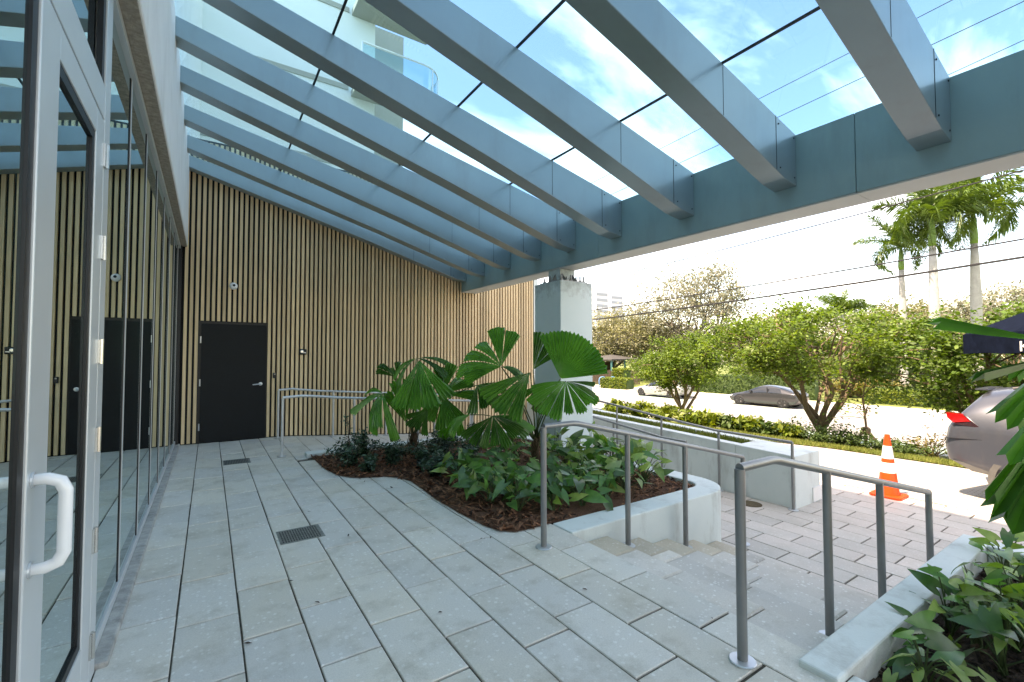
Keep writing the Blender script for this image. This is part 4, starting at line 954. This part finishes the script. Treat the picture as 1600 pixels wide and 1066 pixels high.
# ------------------------------------------------------------------ shrubs on the bank, hedges
for i, (px, d, r, h) in enumerate([(965,17.0,.55,.62),(1000,16.4,.6,.66),(1035,16.0,.55,.62),(1072,15.4,.55,.60)]):
    p = on_ground(px, d, 0); p.z = zg(p.x)
    shrub('yellow_shrub', 'yellow-leaved shrub in the low row below the rounded tree, %s from the column' % ('first', 'second', 'third', 'fourth')[i], tuple(p), r, h, 800, .19, 'yellow_leaf', 'yellow shrubs along the bank', lift=.7, aspect=.55)
for i, (px, d, r, h) in enumerate([(1105,15.0,.55,.58),(1140,14.6,.5,.56),(1170,14.2,.5,.56),(1200,13.8,.5,.54),(1228,13.5,.45,.5)]):
    p = on_ground(px, d, 0); p.z = zg(p.x)
    shrub('broadleaf_shrub', 'green broad-leaved shrub, %s to the right of the yellow ones in the low row' % ('first', 'second', 'third', 'fourth', 'fifth')[i], tuple(p), r, h, 700, .19, 'hedge_leaf' if i % 2 else 'yellow_leaf', 'green shrubs along the bank', lift=.7, aspect=.5)
for i, (px, d, r, h) in enumerate([(1255,13.3,.6,.75),(1305,12.7,.65,.7),(1335,12.3,.55,.6),(1380,11.9,.5,.45),(1410,11.6,.5,.4),(1275,12.6,.5,.5)]):
    p = on_ground(px, d, 0); p.z = zg(p.x)
    shrub('understorey_shrub', 'dark twiggy shrub %s' % ('at the left foot of the spreading tree', 'at the right foot of the spreading tree', 'left of the sapling guard', 'behind the traffic cone', 'right of the traffic cone tip', 'in front of the spreading tree trunk')[i], tuple(p), r, h, 900, .085, 'hedge_leaf', 'twiggy shrubs under the spreading tree', lift=.4)
p = on_ground(1450, 11.6, 0); p.z = zg(p.x)
shrub('twiggy_bush', 'sparse reddish twiggy bush beside the grey car', tuple(p), .62, .82, 420, .085, 'croton_leaf', lift=.4)
p = on_ground(1520, 11.0, 0); p.z = zg(p.x)
shrub('leafy_bush', 'low leafy bush behind the grey car', tuple(p), .7, .7, 900, .085, 'hedge_leaf', lift=.4)
def hedge(label, p0, p1, wd, h, leafm, n, size, name='clipped_hedge', rounded=False):
    a, b = Vector(p0), Vector(p1); t = thing(name, label, 'hedge', tuple((a+b)/2)); d = (b-a); ln = d.length; u = d.normalized(); s = Vector((-u.y, u.x, 0))
    P = []
    for i in range(n):
        f = random.random(); q = random.random()
        if f < .38: x, y, z = q*ln, random.uniform(-.5,.5)*wd, h
        else: x, y, z = q*ln, random.choice((-.5,.5))*wd, random.random()*h
        P.append((a + u*x + s*y + Vector((0,0,z)))[:])
    P = np.array(P) + RNG.normal(size=(n,3))*size*.35
    m = MB(); c = [a + s*wd*.42, a - s*wd*.42, b - s*wd*.42, b + s*wd*.42]
    m.prism([(q.x, q.y) for q in c], a.z - .1, a.z + h*.93); m.build('core', 'hedge_leaf', t)
    link('foliage', cloud('foliage', P, size, leafm), t)
def gp(px, d): p = on_ground(px, d, 0); p.z = zg(p.x) + .1; return p
hedge('low yellow-green clipped hedge beside the blue bicycle rack', gp(943, 46), gp(985, 43.5), 1.2, 1.0, 'yellow_leaf', 2600, .16)
hedge('rounded taller bush behind the yellow-green clipped hedge', gp(962, 49), gp(980, 48), 1.6, 1.7, 'yellow_leaf', 2000, .18)
hedge('long dark green hedge behind the parked sedan', (36.6, 29, zg(36.6)+.1), (36.6, 15.2, zg(36.6)+.1), 1.1, 1.45, 'hedge_leaf', 7000, .16)
hedge('low clipped hedge across the street beside the leftmost royal palm', (37.5, 12.6, zg(37.5)+.1), (37.5, 8.2, zg(37.5)+.1), 1.2, .85, 'yellow_leaf', 3500, .14)
hedge('second low clipped hedge across the street behind the first', (41, 13.2, zg(41)+.1), (41, 8.5, zg(41)+.1), 1.0, .8, 'hedge_leaf', 2500, .15)
for i, (px, d) in enumerate([(1322,34.5),(1350,34.8),(1378,34.2)]):
    p = on_ground(px, d, 0); p.z = zg(p.x) + .1
    shrub('croton_bush', '%s of the three yellow and bronze croton bushes across the street' % ('left', 'middle', 'right')[i], tuple(p), 1.35, 1.35, 1500, .24, 'croton_leaf', 'croton bushes across the street', lift=.5)
# understory far trees to close the view below the crowns
for i, (px, d, rx, h) in enumerate([(1245,48,3.2,4.2),(1180,50,3.4,4.0),(1040,54,3.5,4.2),(1350,47,3.0,4.0),(1400,52,3.4,4.0),(1580,50,4,4.6)]):
    p = on_ground(px, d, 0); p.z = zg(p.x)
    bank_tree('park_bush', ['tall bush behind the sedan roof', 'tall bush between the two street trees', 'tall bush to the right of the shelter', 'tall bush behind the croton bushes', 'tall bush at the foot of the leftmost royal palm', 'tall bush at the right edge behind the umbrella'][i], tuple(p), h, rx, 1, 7, 4200, .24, 'tree_leaf_deep', 60 + i, 'oak_bark', low=.05, stemr=.12, cl=.2, nclus=60)
# grass
def blades(name, label, pts, h):
    n = len(pts); P = np.array(pts); an = RNG.uniform(0, 6.28, n); s = np.stack([np.cos(an), np.sin(an), np.zeros(n)], 1) * .012; tip = P + np.stack([RNG.normal(0, .03, n), RNG.normal(0, .03, n), h * RNG.uniform(.5, 1.2, n)], 1)
    V = np.stack([P - s, P + s, tip], 1).reshape(-1, 3); F = np.arange(3*n).reshape(-1, 3); o = link(name, np_mesh(name, V, F, 'grass')); tag(o, label, 'grass', kind='stuff')
pts = []
for i in range(26000):
    y = random.uniform(-3, 15); x = grass_edge(y) + random.random() ** 1.3 * 2.4; pts.append((x, y, zg(x) + .015))
blades('grass_strip', 'sunlit grass strip between the driveway and the row of shrubs', pts, .10)
pts = [(random.uniform(7.04, 7.40), y, wz(y) - .06) for y in [random.uniform(4.05, 9.8) for _ in range(5200)]]
blades('trough_grass', 'green ground cover growing in the trough of the ramp wall', pts, .085)

# ================================================================== VEHICLES
def car_body(stations, paint, glass_faces, crease=()):
    """stations: rings of 7 (y, w, z) from sill to roof centre; returns mesh with paint/glass"""
    m = MB(); k = len(stations[0]); n = 2*k - 1
    for s in stations:
        for (y, w_, z) in s: m.v.append((w_, y, z))
        for (y, w_, z) in s[-2::-1]: m.v.append((-w_, y, z))
    for i in range(len(stations)-1):
        for j in range(n-1):
            m.f.append((i*n+j, i*n+j+1, (i+1)*n+j+1, (i+1)*n+j)); jj = min(j, n-2-j); m.m.append(1 if (i, jj) in glass_faces else 0)
        m.f.append((i*n+n-1, i*n, (i+1)*n, (i+1)*n+n-1)); m.m.append(2)
    last = len(stations)-1
    m.f.append(tuple(range(n-1,-1,-1))); m.m.append(0); m.f.append(tuple(last*n+j for j in range(n))); m.m.append(0)
    me = m.mesh('body', [paint, 'car_glass', 'cladding'], smooth=True)
    at_ = me.attributes.new('crease_edge', 'FLOAT', 'EDGE'); ring = set(crease)
    for e in me.edges:
        a, b = e.vertices; ja, jb = a % n, b % n; ja, jb = min(ja, n-1-ja), min(jb, n-1-jb)
        if ja == jb and ja in ring: at_.data[e.index].value = .6
    return me
def wheel(t, x, y, r, side, wdt=.22):
    w0 = thing if False else None
    tyre = MB().lathe([(r*.62,-wdt/2),(r*.93,-wdt/2),(r,-wdt*.36),(r,wdt*.36),(r*.93,wdt/2),(r*.66,wdt/2),(r*.62,wdt*.3)], (0,0,0), 28, axis='x')
    wo = child('wheel', tyre.mesh('wheel', 'rubber', True), t, (x, y, r))
    sx = wdt/2 * side
    rim = MB().lathe([(r*.64, sx*.2),(r*.66, sx*.95),(r*.60, sx*.98),(r*.58, sx*.5)], (0,0,0), 28, axis='x'); rim.lathe([(r*.13, sx*.3),(r*.13, sx*.9),(r*.05, sx*.95)], (0,0,0), 12, axis='x')
    for q in range(5):
        for dd in (-.13, .13):
            a = 2*math.pi*q/5 + dd; a2 = 2*math.pi*q/5 + dd*.5
            rim.tube([(sx*.84, r*.10*math.cos(a2), r*.10*math.sin(a2)), (sx*.88, r*.62*math.cos(a), r*.62*math.sin(a))], [r*.05, r*.045], 6)
    child('rim', rim.mesh('rim', 'alloy', False), wo)
    child('brake_well', MB().lathe([(r*.57, sx*.25),(r*.57, sx*.35)], (0,0,0), 20, axis='x').mesh('brake_well', 'gasket'), wo)
def arch_trim(t, x, y, r, side, ro, material='cladding'):
    m = MB(); n = 18; ri = r*1.06; vs = []
    for i in range(n+1):
        a = math.pi * (-.08 + 1.16 * i / n)
        for rr in (ri, ro): 
            for xx in (x - .10*side, x + .010*side): vs.append((xx, y + rr*math.cos(a), r + rr*math.sin(a)))
    fs = []
    for i in range(n):
        o_ = i*4; p_ = o_+4; fs += [(o_+1,o_+3,p_+3,p_+1),(o_,p_,p_+2,o_+2),(o_+2,p_+2,p_+3,o_+3),(o_,o_+1,p_+1,p_)]
    m.add(vs, fs); child('wheel_arch', m.mesh('wheel_arch', material), t)
    d = MB().lathe([(ri*1.01, 0), (ri*1.01, .012*side)], (x - .006*side, y, r), 28, axis='x'); child('arch_well', d.mesh('arch_well', 'gasket'), t)
def ring7(y0, spec): return [(y0 + dy, w_, z) for dy, w_, z in spec]
# SUV: rear faces +Y, nose towards -Y
SUVG = -.665
suv = thing('parked_suv', 'silver-grey parked SUV with red tail lamp at the right edge', 'car', (10.53, 2.26, SUVG)); suv.rotation_euler = (0, 0, math.pi)
S = [ring7(0, [(.30,.70,.50),(.04,.78,.58),(-.02,.80,.80),(.04,.80,1.10),(.16,.76,1.26),(.42,.50,1.60),(.40,0,1.63)]),
     ring7(0, [(.28,.86,.49),(.06,.89,.57),(.03,.905,.82),(.09,.895,1.08),(.17,.86,1.26),(.40,.67,1.58),(.42,0,1.69)]),
     ring7(0, [(.42,.90,.44),(.28,.93,.55),(.26,.945,.84),(.32,.93,1.08),(.42,.885,1.27),(.62,.69,1.635),(.64,0,1.735)]),
     ring7(0, [(.80,.91,.32),(.80,.935,.52),(.80,.955,.86),(.82,.935,1.08),(.86,.895,1.22),(.98,.70,1.65),(1.0,0,1.75)]),
     ring7(0, [(1.45,.90,.27),(1.45,.92,.50),(1.45,.93,.88),(1.45,.92,1.05),(1.45,.895,1.14),(1.5,.71,1.655),(1.5,0,1.755)]),
     ring7(0, [(2.25,.90,.27),(2.25,.92,.50),(2.25,.925,.88),(2.25,.92,1.02),(2.25,.895,1.10),(2.2,.715,1.64),(2.2,0,1.745)]),
     ring7(0, [(3.0,.90,.27),(3.0,.92,.50),(3.0,.93,.88),(3.0,.91,1.0),(3.0,.885,1.08),(2.75,.70,1.57),(2.7,0,1.68)]),
     ring7(0, [(3.5,.90,.30),(3.5,.93,.52),(3.5,.94,.86),(3.5,.90,.98),(3.45,.82,1.06),(3.42,.60,1.10),(3.4,0,1.13)]),
     ring7(0, [(4.1,.86,.32),(4.15,.89,.52),(4.15,.89,.80),(4.1,.84,.92),(4.1,.74,.99),(4.1,.5,1.02),(4.1,0,1.05)]),
     ring7(0, [(4.5,.62,.36),(4.58,.70,.5),(4.58,.70,.74),(4.52,.66,.84),(4.45,.6,.9),(4.45,.4,.93),(4.45,0,.95)])]
me = car_body(S, 'suv_paint', {(3,4),(4,4),(5,4),(6,5)}, (0,1,3))
bo = child('body', me, suv); sb_ = bo.modifiers.new('round', 'SUBSURF'); sb_.levels = 2; sb_.render_levels = 2
for y in (.96, 3.66):
    for sd in (-1, 1): wheel(suv, .835*sd, y, .36, sd); arch_trim(suv, .925*sd, y, .36, sd, .455)
def side_poly(px_pts, X, loc): return [(loc[1] - onx(a, b, X).y, onx(a, b, X).z - loc[2]) for a, b in px_pts]
loc = (10.53, 2.26, SUVG)
pr1 = side_poly([(1478,644),(1504,647),(1518,659),(1489,660),(1480,652)], 9.62, loc); pr2 = side_poly([(1505.5,647.5),(1531,668),(1490,661.5),(1519,660)], 9.62, loc)
for sd in (1, -1):
    m = MB().prism_x([(max(-.0, y), z) for y, z in pr1], .80*sd, .914*sd); child('tail_lamp', m.mesh('tail_lamp', 'lamp_red'), suv)
    pp = side_poly([(1505,647.5),(1532,669),(1488,662),(1518,659.6)], 9.62, loc)
    m = MB().prism_x([pp[0], pp[1], pp[2], pp[3]], .82*sd, .918*sd); child('lamp_tail_end', m.mesh('lamp_tail_end', 'lamp_dark'), suv)
    m = MB().prism_x([(1.62,1.10),(1.9,1.10),(1.9,1.13),(1.62,1.13)], .905*sd, .935*sd); child('door_handle', m.mesh('door_handle', 'suv_paint'), suv)
    m = MB().tube([(.64*sd, .75, 1.70), (.66*sd, 1.0, 1.755), (.66*sd, 2.2, 1.75), (.64*sd, 2.5, 1.69)], .022, 6); child('roof_rail', m.mesh('roof_rail', 'cladding'), suv)
    m = MB().prism_x([(.34,.445),(.56,.42),(.50,.53),(.12,.575)], .80*sd, .917*sd); child('bumper_trim', m.mesh('bumper_trim', 'cladding'), suv)
    m = MB().prism_x([(1.55,.29),(3.1,.29),(3.1,.42),(1.5,.42)], .85*sd, .932*sd); child('sill_trim', m.mesh('sill_trim', 'cladding'), suv)
    m = MB().prism_x([(1.30,.45),(1.31,.45),(1.24,1.15),(1.23,1.15)], .86*sd, .930*sd); child('door_gap', m.mesh('door_gap', 'gasket'), suv)
for sd in (1, -1):
    m = MB().prism_x([(.05,.905),(.46,.925),(.46,.931),(.05,.911)], .80*sd, .9385*sd); child('bumper_gap', m.mesh('bumper_gap', 'gasket'), suv)
    m = MB().prism_x([(.82,1.27),(1.36,1.20),(1.40,1.50),(1.06,1.53)], .70*sd, .858*sd); child('quarter_window', m.mesh('quarter_window', 'car_glass'), suv)
m = MB().box(-.5, .5, .32, .46, 1.65, 1.672); child('spoiler', m.mesh('spoiler', 'suv_paint'), suv)
# sedans across the street
def sedan(label, loc, paint):
    t = thing('parked_sedan', label, 'car', loc)
    S = [ring7(0, [(.18,.70,.38),(.02,.76,.5),(.0,.78,.72),(.04,.74,.94),(.12,.66,1.00),(.2,.4,1.02),(.2,0,1.03)]),
         ring7(0, [(.35,.88,.26),(.35,.91,.45),(.35,.92,.72),(.38,.88,.93),(.45,.76,1.04),(.5,.5,1.08),(.5,0,1.09)]),
         ring7(0, [(1.0,.90,.22),(1.0,.92,.45),(1.0,.925,.72),(1.0,.89,.92),(1.25,.70,1.28),(1.3,.5,1.33),(1.3,0,1.36)]),
         ring7(0, [(1.9,.90,.20),(1.9,.92,.45),(1.9,.925,.72),(1.9,.89,.90),(1.95,.66,1.38),(2.0,.4,1.43),(2.0,0,1.45)]),
         ring7(0, [(2.8,.90,.20),(2.8,.92,.45),(2.8,.925,.70),(2.8,.89,.88),(2.65,.66,1.35),(2.6,.4,1.40),(2.6,0,1.42)]),
         ring7(0, [(3.5,.90,.22),(3.5,.92,.45),(3.5,.925,.70),(3.5,.88,.84),(3.45,.78,.92),(3.4,.5,.96),(3.4,0,.98)]),
         ring7(0, [(4.3,.88,.24),(4.35,.9,.45),(4.35,.9,.62),(4.3,.82,.74),(4.3,.7,.78),(4.3,.4,.81),(4.3,0,.82)]),
         ring7(0, [(4.8,.60,.28),(4.88,.66,.42),(4.88,.66,.56),(4.8,.6,.64),(4.75,.5,.67),(4.75,.3,.68),(4.75,0,.69)])]
    me = car_body(S, paint, {(1,4),(2,3),(3,3),(4,3),(4,4),(4,5),(1,5)}, (0,1,3))
    b = child('body', me, t); s = b.modifiers.new('round', 'SUBSURF'); s.levels = 2; s.render_levels = 2
    for y in (1.0, 3.85):
        for sd in (-1, 1): wheel(t, .82*sd, y, .335, sd); arch_trim(t, .895*sd, y, .335, sd, .385, 'gasket')
    for sd in (-1, 1):
        child('headlamp', MB().prism_x([(4.4,.60),(4.74,.55),(4.74,.62),(4.35,.68)], .60*sd, .80*sd).mesh('headlamp', 'reflective'), t)
        child('side_mirror', MB().box(.90*sd - .09, .90*sd + .09, 3.0, 3.12, .92, 1.04).mesh('side_mirror', paint), t)
        child('window_line', MB().prism_x([(1.95,.93),(2.0,.93),(2.0,1.3),(1.97,1.3)], .80*sd, .885*sd).mesh('window_line', paint), t)
    return t
sedan('dark grey sedan parked across the street behind the spreading tree', (31.4, 13.7, zg(31.2)-.02), 'sedan_paint')
sedan('pale sedan parked across the street behind the rounded tree', (31.0, 21.9, zg(31)-.02), 'white_paint')

# ================================================================== STREET FURNITURE
cz = zg(8.75) + .001
cx_, cy_ = 8.68, 2.66; cz = -.617
cn = thing('traffic_cone', 'orange traffic cone with two white reflective bands on the plaza edge', 'traffic cone', (cx_, cy_, cz))
bs = MB(); bs.prism([(cx_ + .20*c - .20*s*0, cy_ + .20*s) for c, s in ((-1,-.8),(-.8,-1),(.8,-1),(1,-.8),(1,.8),(.8,1),(-.8,1),(-1,.8))], cz, cz + .035); bs.build('base', 'cone_orange', cn, bevel=.008)
def cr(z): return .142 - (.142 - .032) * z / .93
for a, b, mt, nm, ex in ((.034,.36,'cone_orange','body',0),(.36,.51,'reflective','band',.003),(.51,.57,'cone_orange','body',0),(.57,.76,'reflective','band',.003),(.76,.93,'cone_orange','tip',0)):
    MB().lathe([(cr(a)+ex, a+.0005), (cr(b)+ex, b)], (cx_, cy_, cz), 28).build(nm, mt, cn, smooth=True, auto=True)
um = thing('parasol', 'navy fabric parasol with a white letter on its valance', 'parasol', (14.0, 1.25, zg(14.0)))
uc = Vector((14.0, 1.25)); Ru = 1.62; zb_, zt_ = 1.57, 1.97
oct_ = [(uc.x + Ru*math.cos(R(22.5+45*i)), uc.y + Ru*math.sin(R(22.5+45*i))) for i in range(8)]
m = MB().add([(x, y, zt_) for x, y in oct_] + [(uc.x, uc.y, 2.75)], [(i, (i+1) % 8, 8) for i in range(8)]); cano = m.build('canopy', 'navy_fabric', um)
vv = []; ff = []; nv_ = 8*6
for i in range(nv_):
    a = oct_[i//6]; b = oct_[(i//6+1) % 8]; q = (i % 6)/6; x = a[0]+(b[0]-a[0])*q; y = a[1]+(b[1]-a[1])*q; k = .012*math.sin(i*2.1); sx = 1 + k
    vv += [(x, y, zt_ - .001), (uc.x+(x-uc.x)*sx, uc.y+(y-uc.y)*sx, zb_ + .012*math.cos(i*1.3))]
for i in range(nv_): j = (i+1) % nv_; ff.append((2*i, 2*j, 2*j+1, 2*i+1))
va = MB().add(vv, ff).build('valance', 'navy_fabric', um)
MB().tube([(uc.x, uc.y, zg(14)), (uc.x, uc.y, 2.74)], .028, 10).build('pole', 'steel', um)
MB().lathe([(.32,0),(.32,.06),(.06,.10)], (uc.x, uc.y, zg(14)), 18).build('base', 'cladding', um)
for i in range(8): MB().tube([(oct_[i][0]*.98+uc.x*.02, oct_[i][1]*.98+uc.y*.02, zt_-.015), (uc.x, uc.y, 2.70)], .010, 5).build('rib', 'cladding', um)
i0 = 3   # side that faces the terrace
A = Vector((*oct_[i0], 0)); B = Vector((*oct_[(i0+1) % 8], 0))
cu = bpy.data.curves.new('letter', 'FONT'); cu.body = 'K'; cu.size = .27; cu.extrude = .002; cu.align_x = 'CENTER'
cu.materials.append(MATS['reflective']); tmp = bpy.data.objects.new('letter_text', cu); COL.objects.link(tmp); lme = bpy.data.meshes.new_from_object(tmp.evaluated_get(bpy.context.evaluated_depsgraph_get())); bpy.data.objects.remove(tmp); lo = bpy.data.objects.new('letter', lme); COL.objects.link(lo); lo.parent = um
uu = (B - A).normalized(); nrm_ = Vector((uu.y, -uu.x, 0))
if nrm_.dot(Vector((-1, -.2, 0))) < 0: nrm_ = -nrm_
xx_ = Vector((0, 0, 1)).cross(nrm_)
tgt = A.lerp(B, .11) + nrm_ * .03 + Vector((0, 0, zb_ + .035))
lo.matrix_local = Matrix.Translation(tgt - Vector(um.location)) @ Matrix((xx_, Vector((0, 0, 1)), nrm_)).transposed().to_4x4()
# shelter, fence, rack
sh = gp(955, 56); shl = thing('park_shelter', 'dark park shelter with pale hipped roof and teal posts', 'shelter', tuple(sh))
hw = 2.5; x0, y0, z0 = sh
MB().add([(x0-hw,y0-hw,z0+2.7),(x0+hw,y0-hw,z0+2.7),(x0+hw,y0+hw,z0+2.7),(x0-hw,y0+hw,z0+2.7),(x0,y0,z0+3.25),(x0-hw,y0-hw,z0+2.55),(x0+hw,y0-hw,z0+2.55),(x0+hw,y0+hw,z0+2.55),(x0-hw,y0+hw,z0+2.55)],
         [(0,1,4),(1,2,4),(2,3,4),(3,0,4),(0,5,6,1),(1,6,7,2),(2,7,8,3),(3,8,5,0),(8,7,6,5)]).build('roof', 'shelter_roof', shl)
for dx in (-2.2, 0, 2.2):
    for dy in (-2.2, 2.2): MB().box(x0+dx-.09, x0+dx+.09, y0+dy-.09, y0+dy+.09, z0, z0+2.55).build('post', 'teal_metal', shl)
MB().box(x0-1.8, x0+1.8, y0+1.2, y0+1.4, z0, z0+2.3).build('back_panel', 'wood_brown', shl)
f0, f1 = gp(900, 52), gp(1000, 50)
fc = thing('timber_fence', 'brown timber fence in front of the park shelter', 'fence', tuple((f0+f1)/2)); d = (f1-f0); ln = d.length; u = d.normalized(); s_ = Vector((-u.y, u.x, 0))
k = int(ln / .16)
for i in range(k):
    a = f0 + u*(i*.16); c = [a - s_*.015, a + u*.14 - s_*.015, a + u*.14 + s_*.015, a + s_*.015]
    MB().prism([(q.x, q.y) for q in c], zg(a.x), zg(a.x) + 1.55 + .05*(i % 3)).build('board', 'wood_brown', fc)
rk = gp(936, 45.5); brk = thing('bicycle_rack', 'blue bicycle rack of two hoops across the street', 'bicycle rack', tuple(rk))
for dx in (0, 1.0):
    a = rk + RT*dx - Vector((0,0,.1)); pts = [a] + [a + RT*(.33 - .33*math.cos(R(q))) + Vector((0,0,.95 + .3*math.sin(R(q)))) for q in range(0, 181, 30)] + [a + RT*.66]
    MB().tube(pts, .05, 8).build('hoop', 'blue_rack', brk, smooth=True)
fy0, fy1 = 8, 22; fi = thing('iron_fence', 'black iron railing along the park beyond the street', 'fence', (43, 14, zg(43)+.06))
m = MB()
for i in range(int((fy1-fy0)/.14)): y = fy0 + i*.14; m.box(42.99, 43.01, y, y+.02, zg(43), zg(43)+1.45)
pk_ = m.build('pickets', 'iron', fi); pk_['kind'] = 'stuff'
for z in (.25, 1.3): MB().box(42.98, 43.02, fy0, fy1, zg(43)+z, zg(43)+z+.04).build('rail', 'iron', fi)
for y in (8, 11.5, 15, 18.5, 22): MB().box(42.9, 43.1, y-.1, y+.1, zg(43), zg(43)+1.7).build('post', 'iron', fi)
# far blocks
for i, (px, pw, ytop, d, lab) in enumerate([(932,26,452,260,'distant white apartment block above the park trees beside the column'),(955,26,461,300,'second, lower distant white block to the right of the first')]):
    p = on_ground(px, d, -1); h = at(px, ytop, d).z + 1; wd = pw / _f * d
    t = thing('distant_building', lab, 'building', tuple(p)); MB().box(p.x - wd/2, p.x + wd/2, p.y - wd/2, p.y + wd/2, -1, h - 1).build('wall', 'far_white', t)
    for k in range(int(h/3.2)):
        MB().box(p.x - wd*.46, p.x + wd*.46, p.y - wd/2 - .12, p.y - wd/2 - .02, k*3.2 + .2, k*3.2 + 1.7).build('window_band', 'far_band', t)
        MB().box(p.x - wd/2 - .12, p.x - wd/2 - .02, p.y - wd*.46, p.y + wd*.46, k*3.2 + .2, k*3.2 + 1.7).build('window_band', 'far_band', t)
# wires: (height near, height far, radius)
def wire(label, y1, z1, y2, z2, r, sag, x=17.3):
    k = x / 19.; y1 *= k; y2 *= k; z1 = EYE + (z1-EYE)*k; z2 = EYE + (z2-EYE)*k
    pts = []
    for i in range(41):
        y = -45 + 145 * i / 40; z = z1 + (z2-z1)*(y-y1)/(y2-y1) + sag * ((y-y1)*(y-y2)) ; pts.append((x, y, z))
    return tag(MB().tube(pts, r, 5).build('overhead_wire', 'cable'), label, 'wire', 'overhead wires along the street')
wire('topmost overhead wire seen through the canopy glass', 3.9, 12.55, 14.8, 12.09, .012, .0006)
wire('second overhead wire from the top, seen through the canopy glass', 2.4, 11.54, 13.6, 10.95, .012, .0006)
wire('third overhead wire from the top, just above the canopy beam', 2.46, 10.43, 3.96, 10.26, .010, .002)
wire('thin overhead wire just below the canopy beam', 5.76, 6.55, 19.9, 5.96, .020, .0012)
wire('overhead wire crossing the royal palm trunks', 2.6, 4.80, 19.9, 4.23, .024, .0012)
wire('thick lowest overhead cable crossing the royal palm trunks', 2.6, 4.29, 19.9, 3.66, .034, .0012)

# dropped leaf bits on the paving
m = MB()
for i in range(34):
    x, y = random.uniform(-.3, 2.5), random.uniform(1.2, 9.3)
    if i % 3 == 0: x, y = bed_x(min(7.3, max(3.3, y))) - random.random() * .35, min(7.3, max(3.3, y))
    if not (-.35 < x < 2.55): continue
    l = random.uniform(.008, .026); q = Euler((random.uniform(-.3, .3), random.uniform(-.3, .3), random.uniform(0, 6.3))).to_matrix(); p = Vector((x, y, .008))
    m.add([p + q @ Vector(k) for k in ((-l, 0, 0), (0, -l*.4, .002), (l, 0, 0), (0, l*.4, .003))], [(0, 1, 2, 3)])
tag(m.build('leaf_litter', 'mulch_dark'), 'scattered dry leaf bits on the terrace paving', 'leaf litter', kind='stuff')
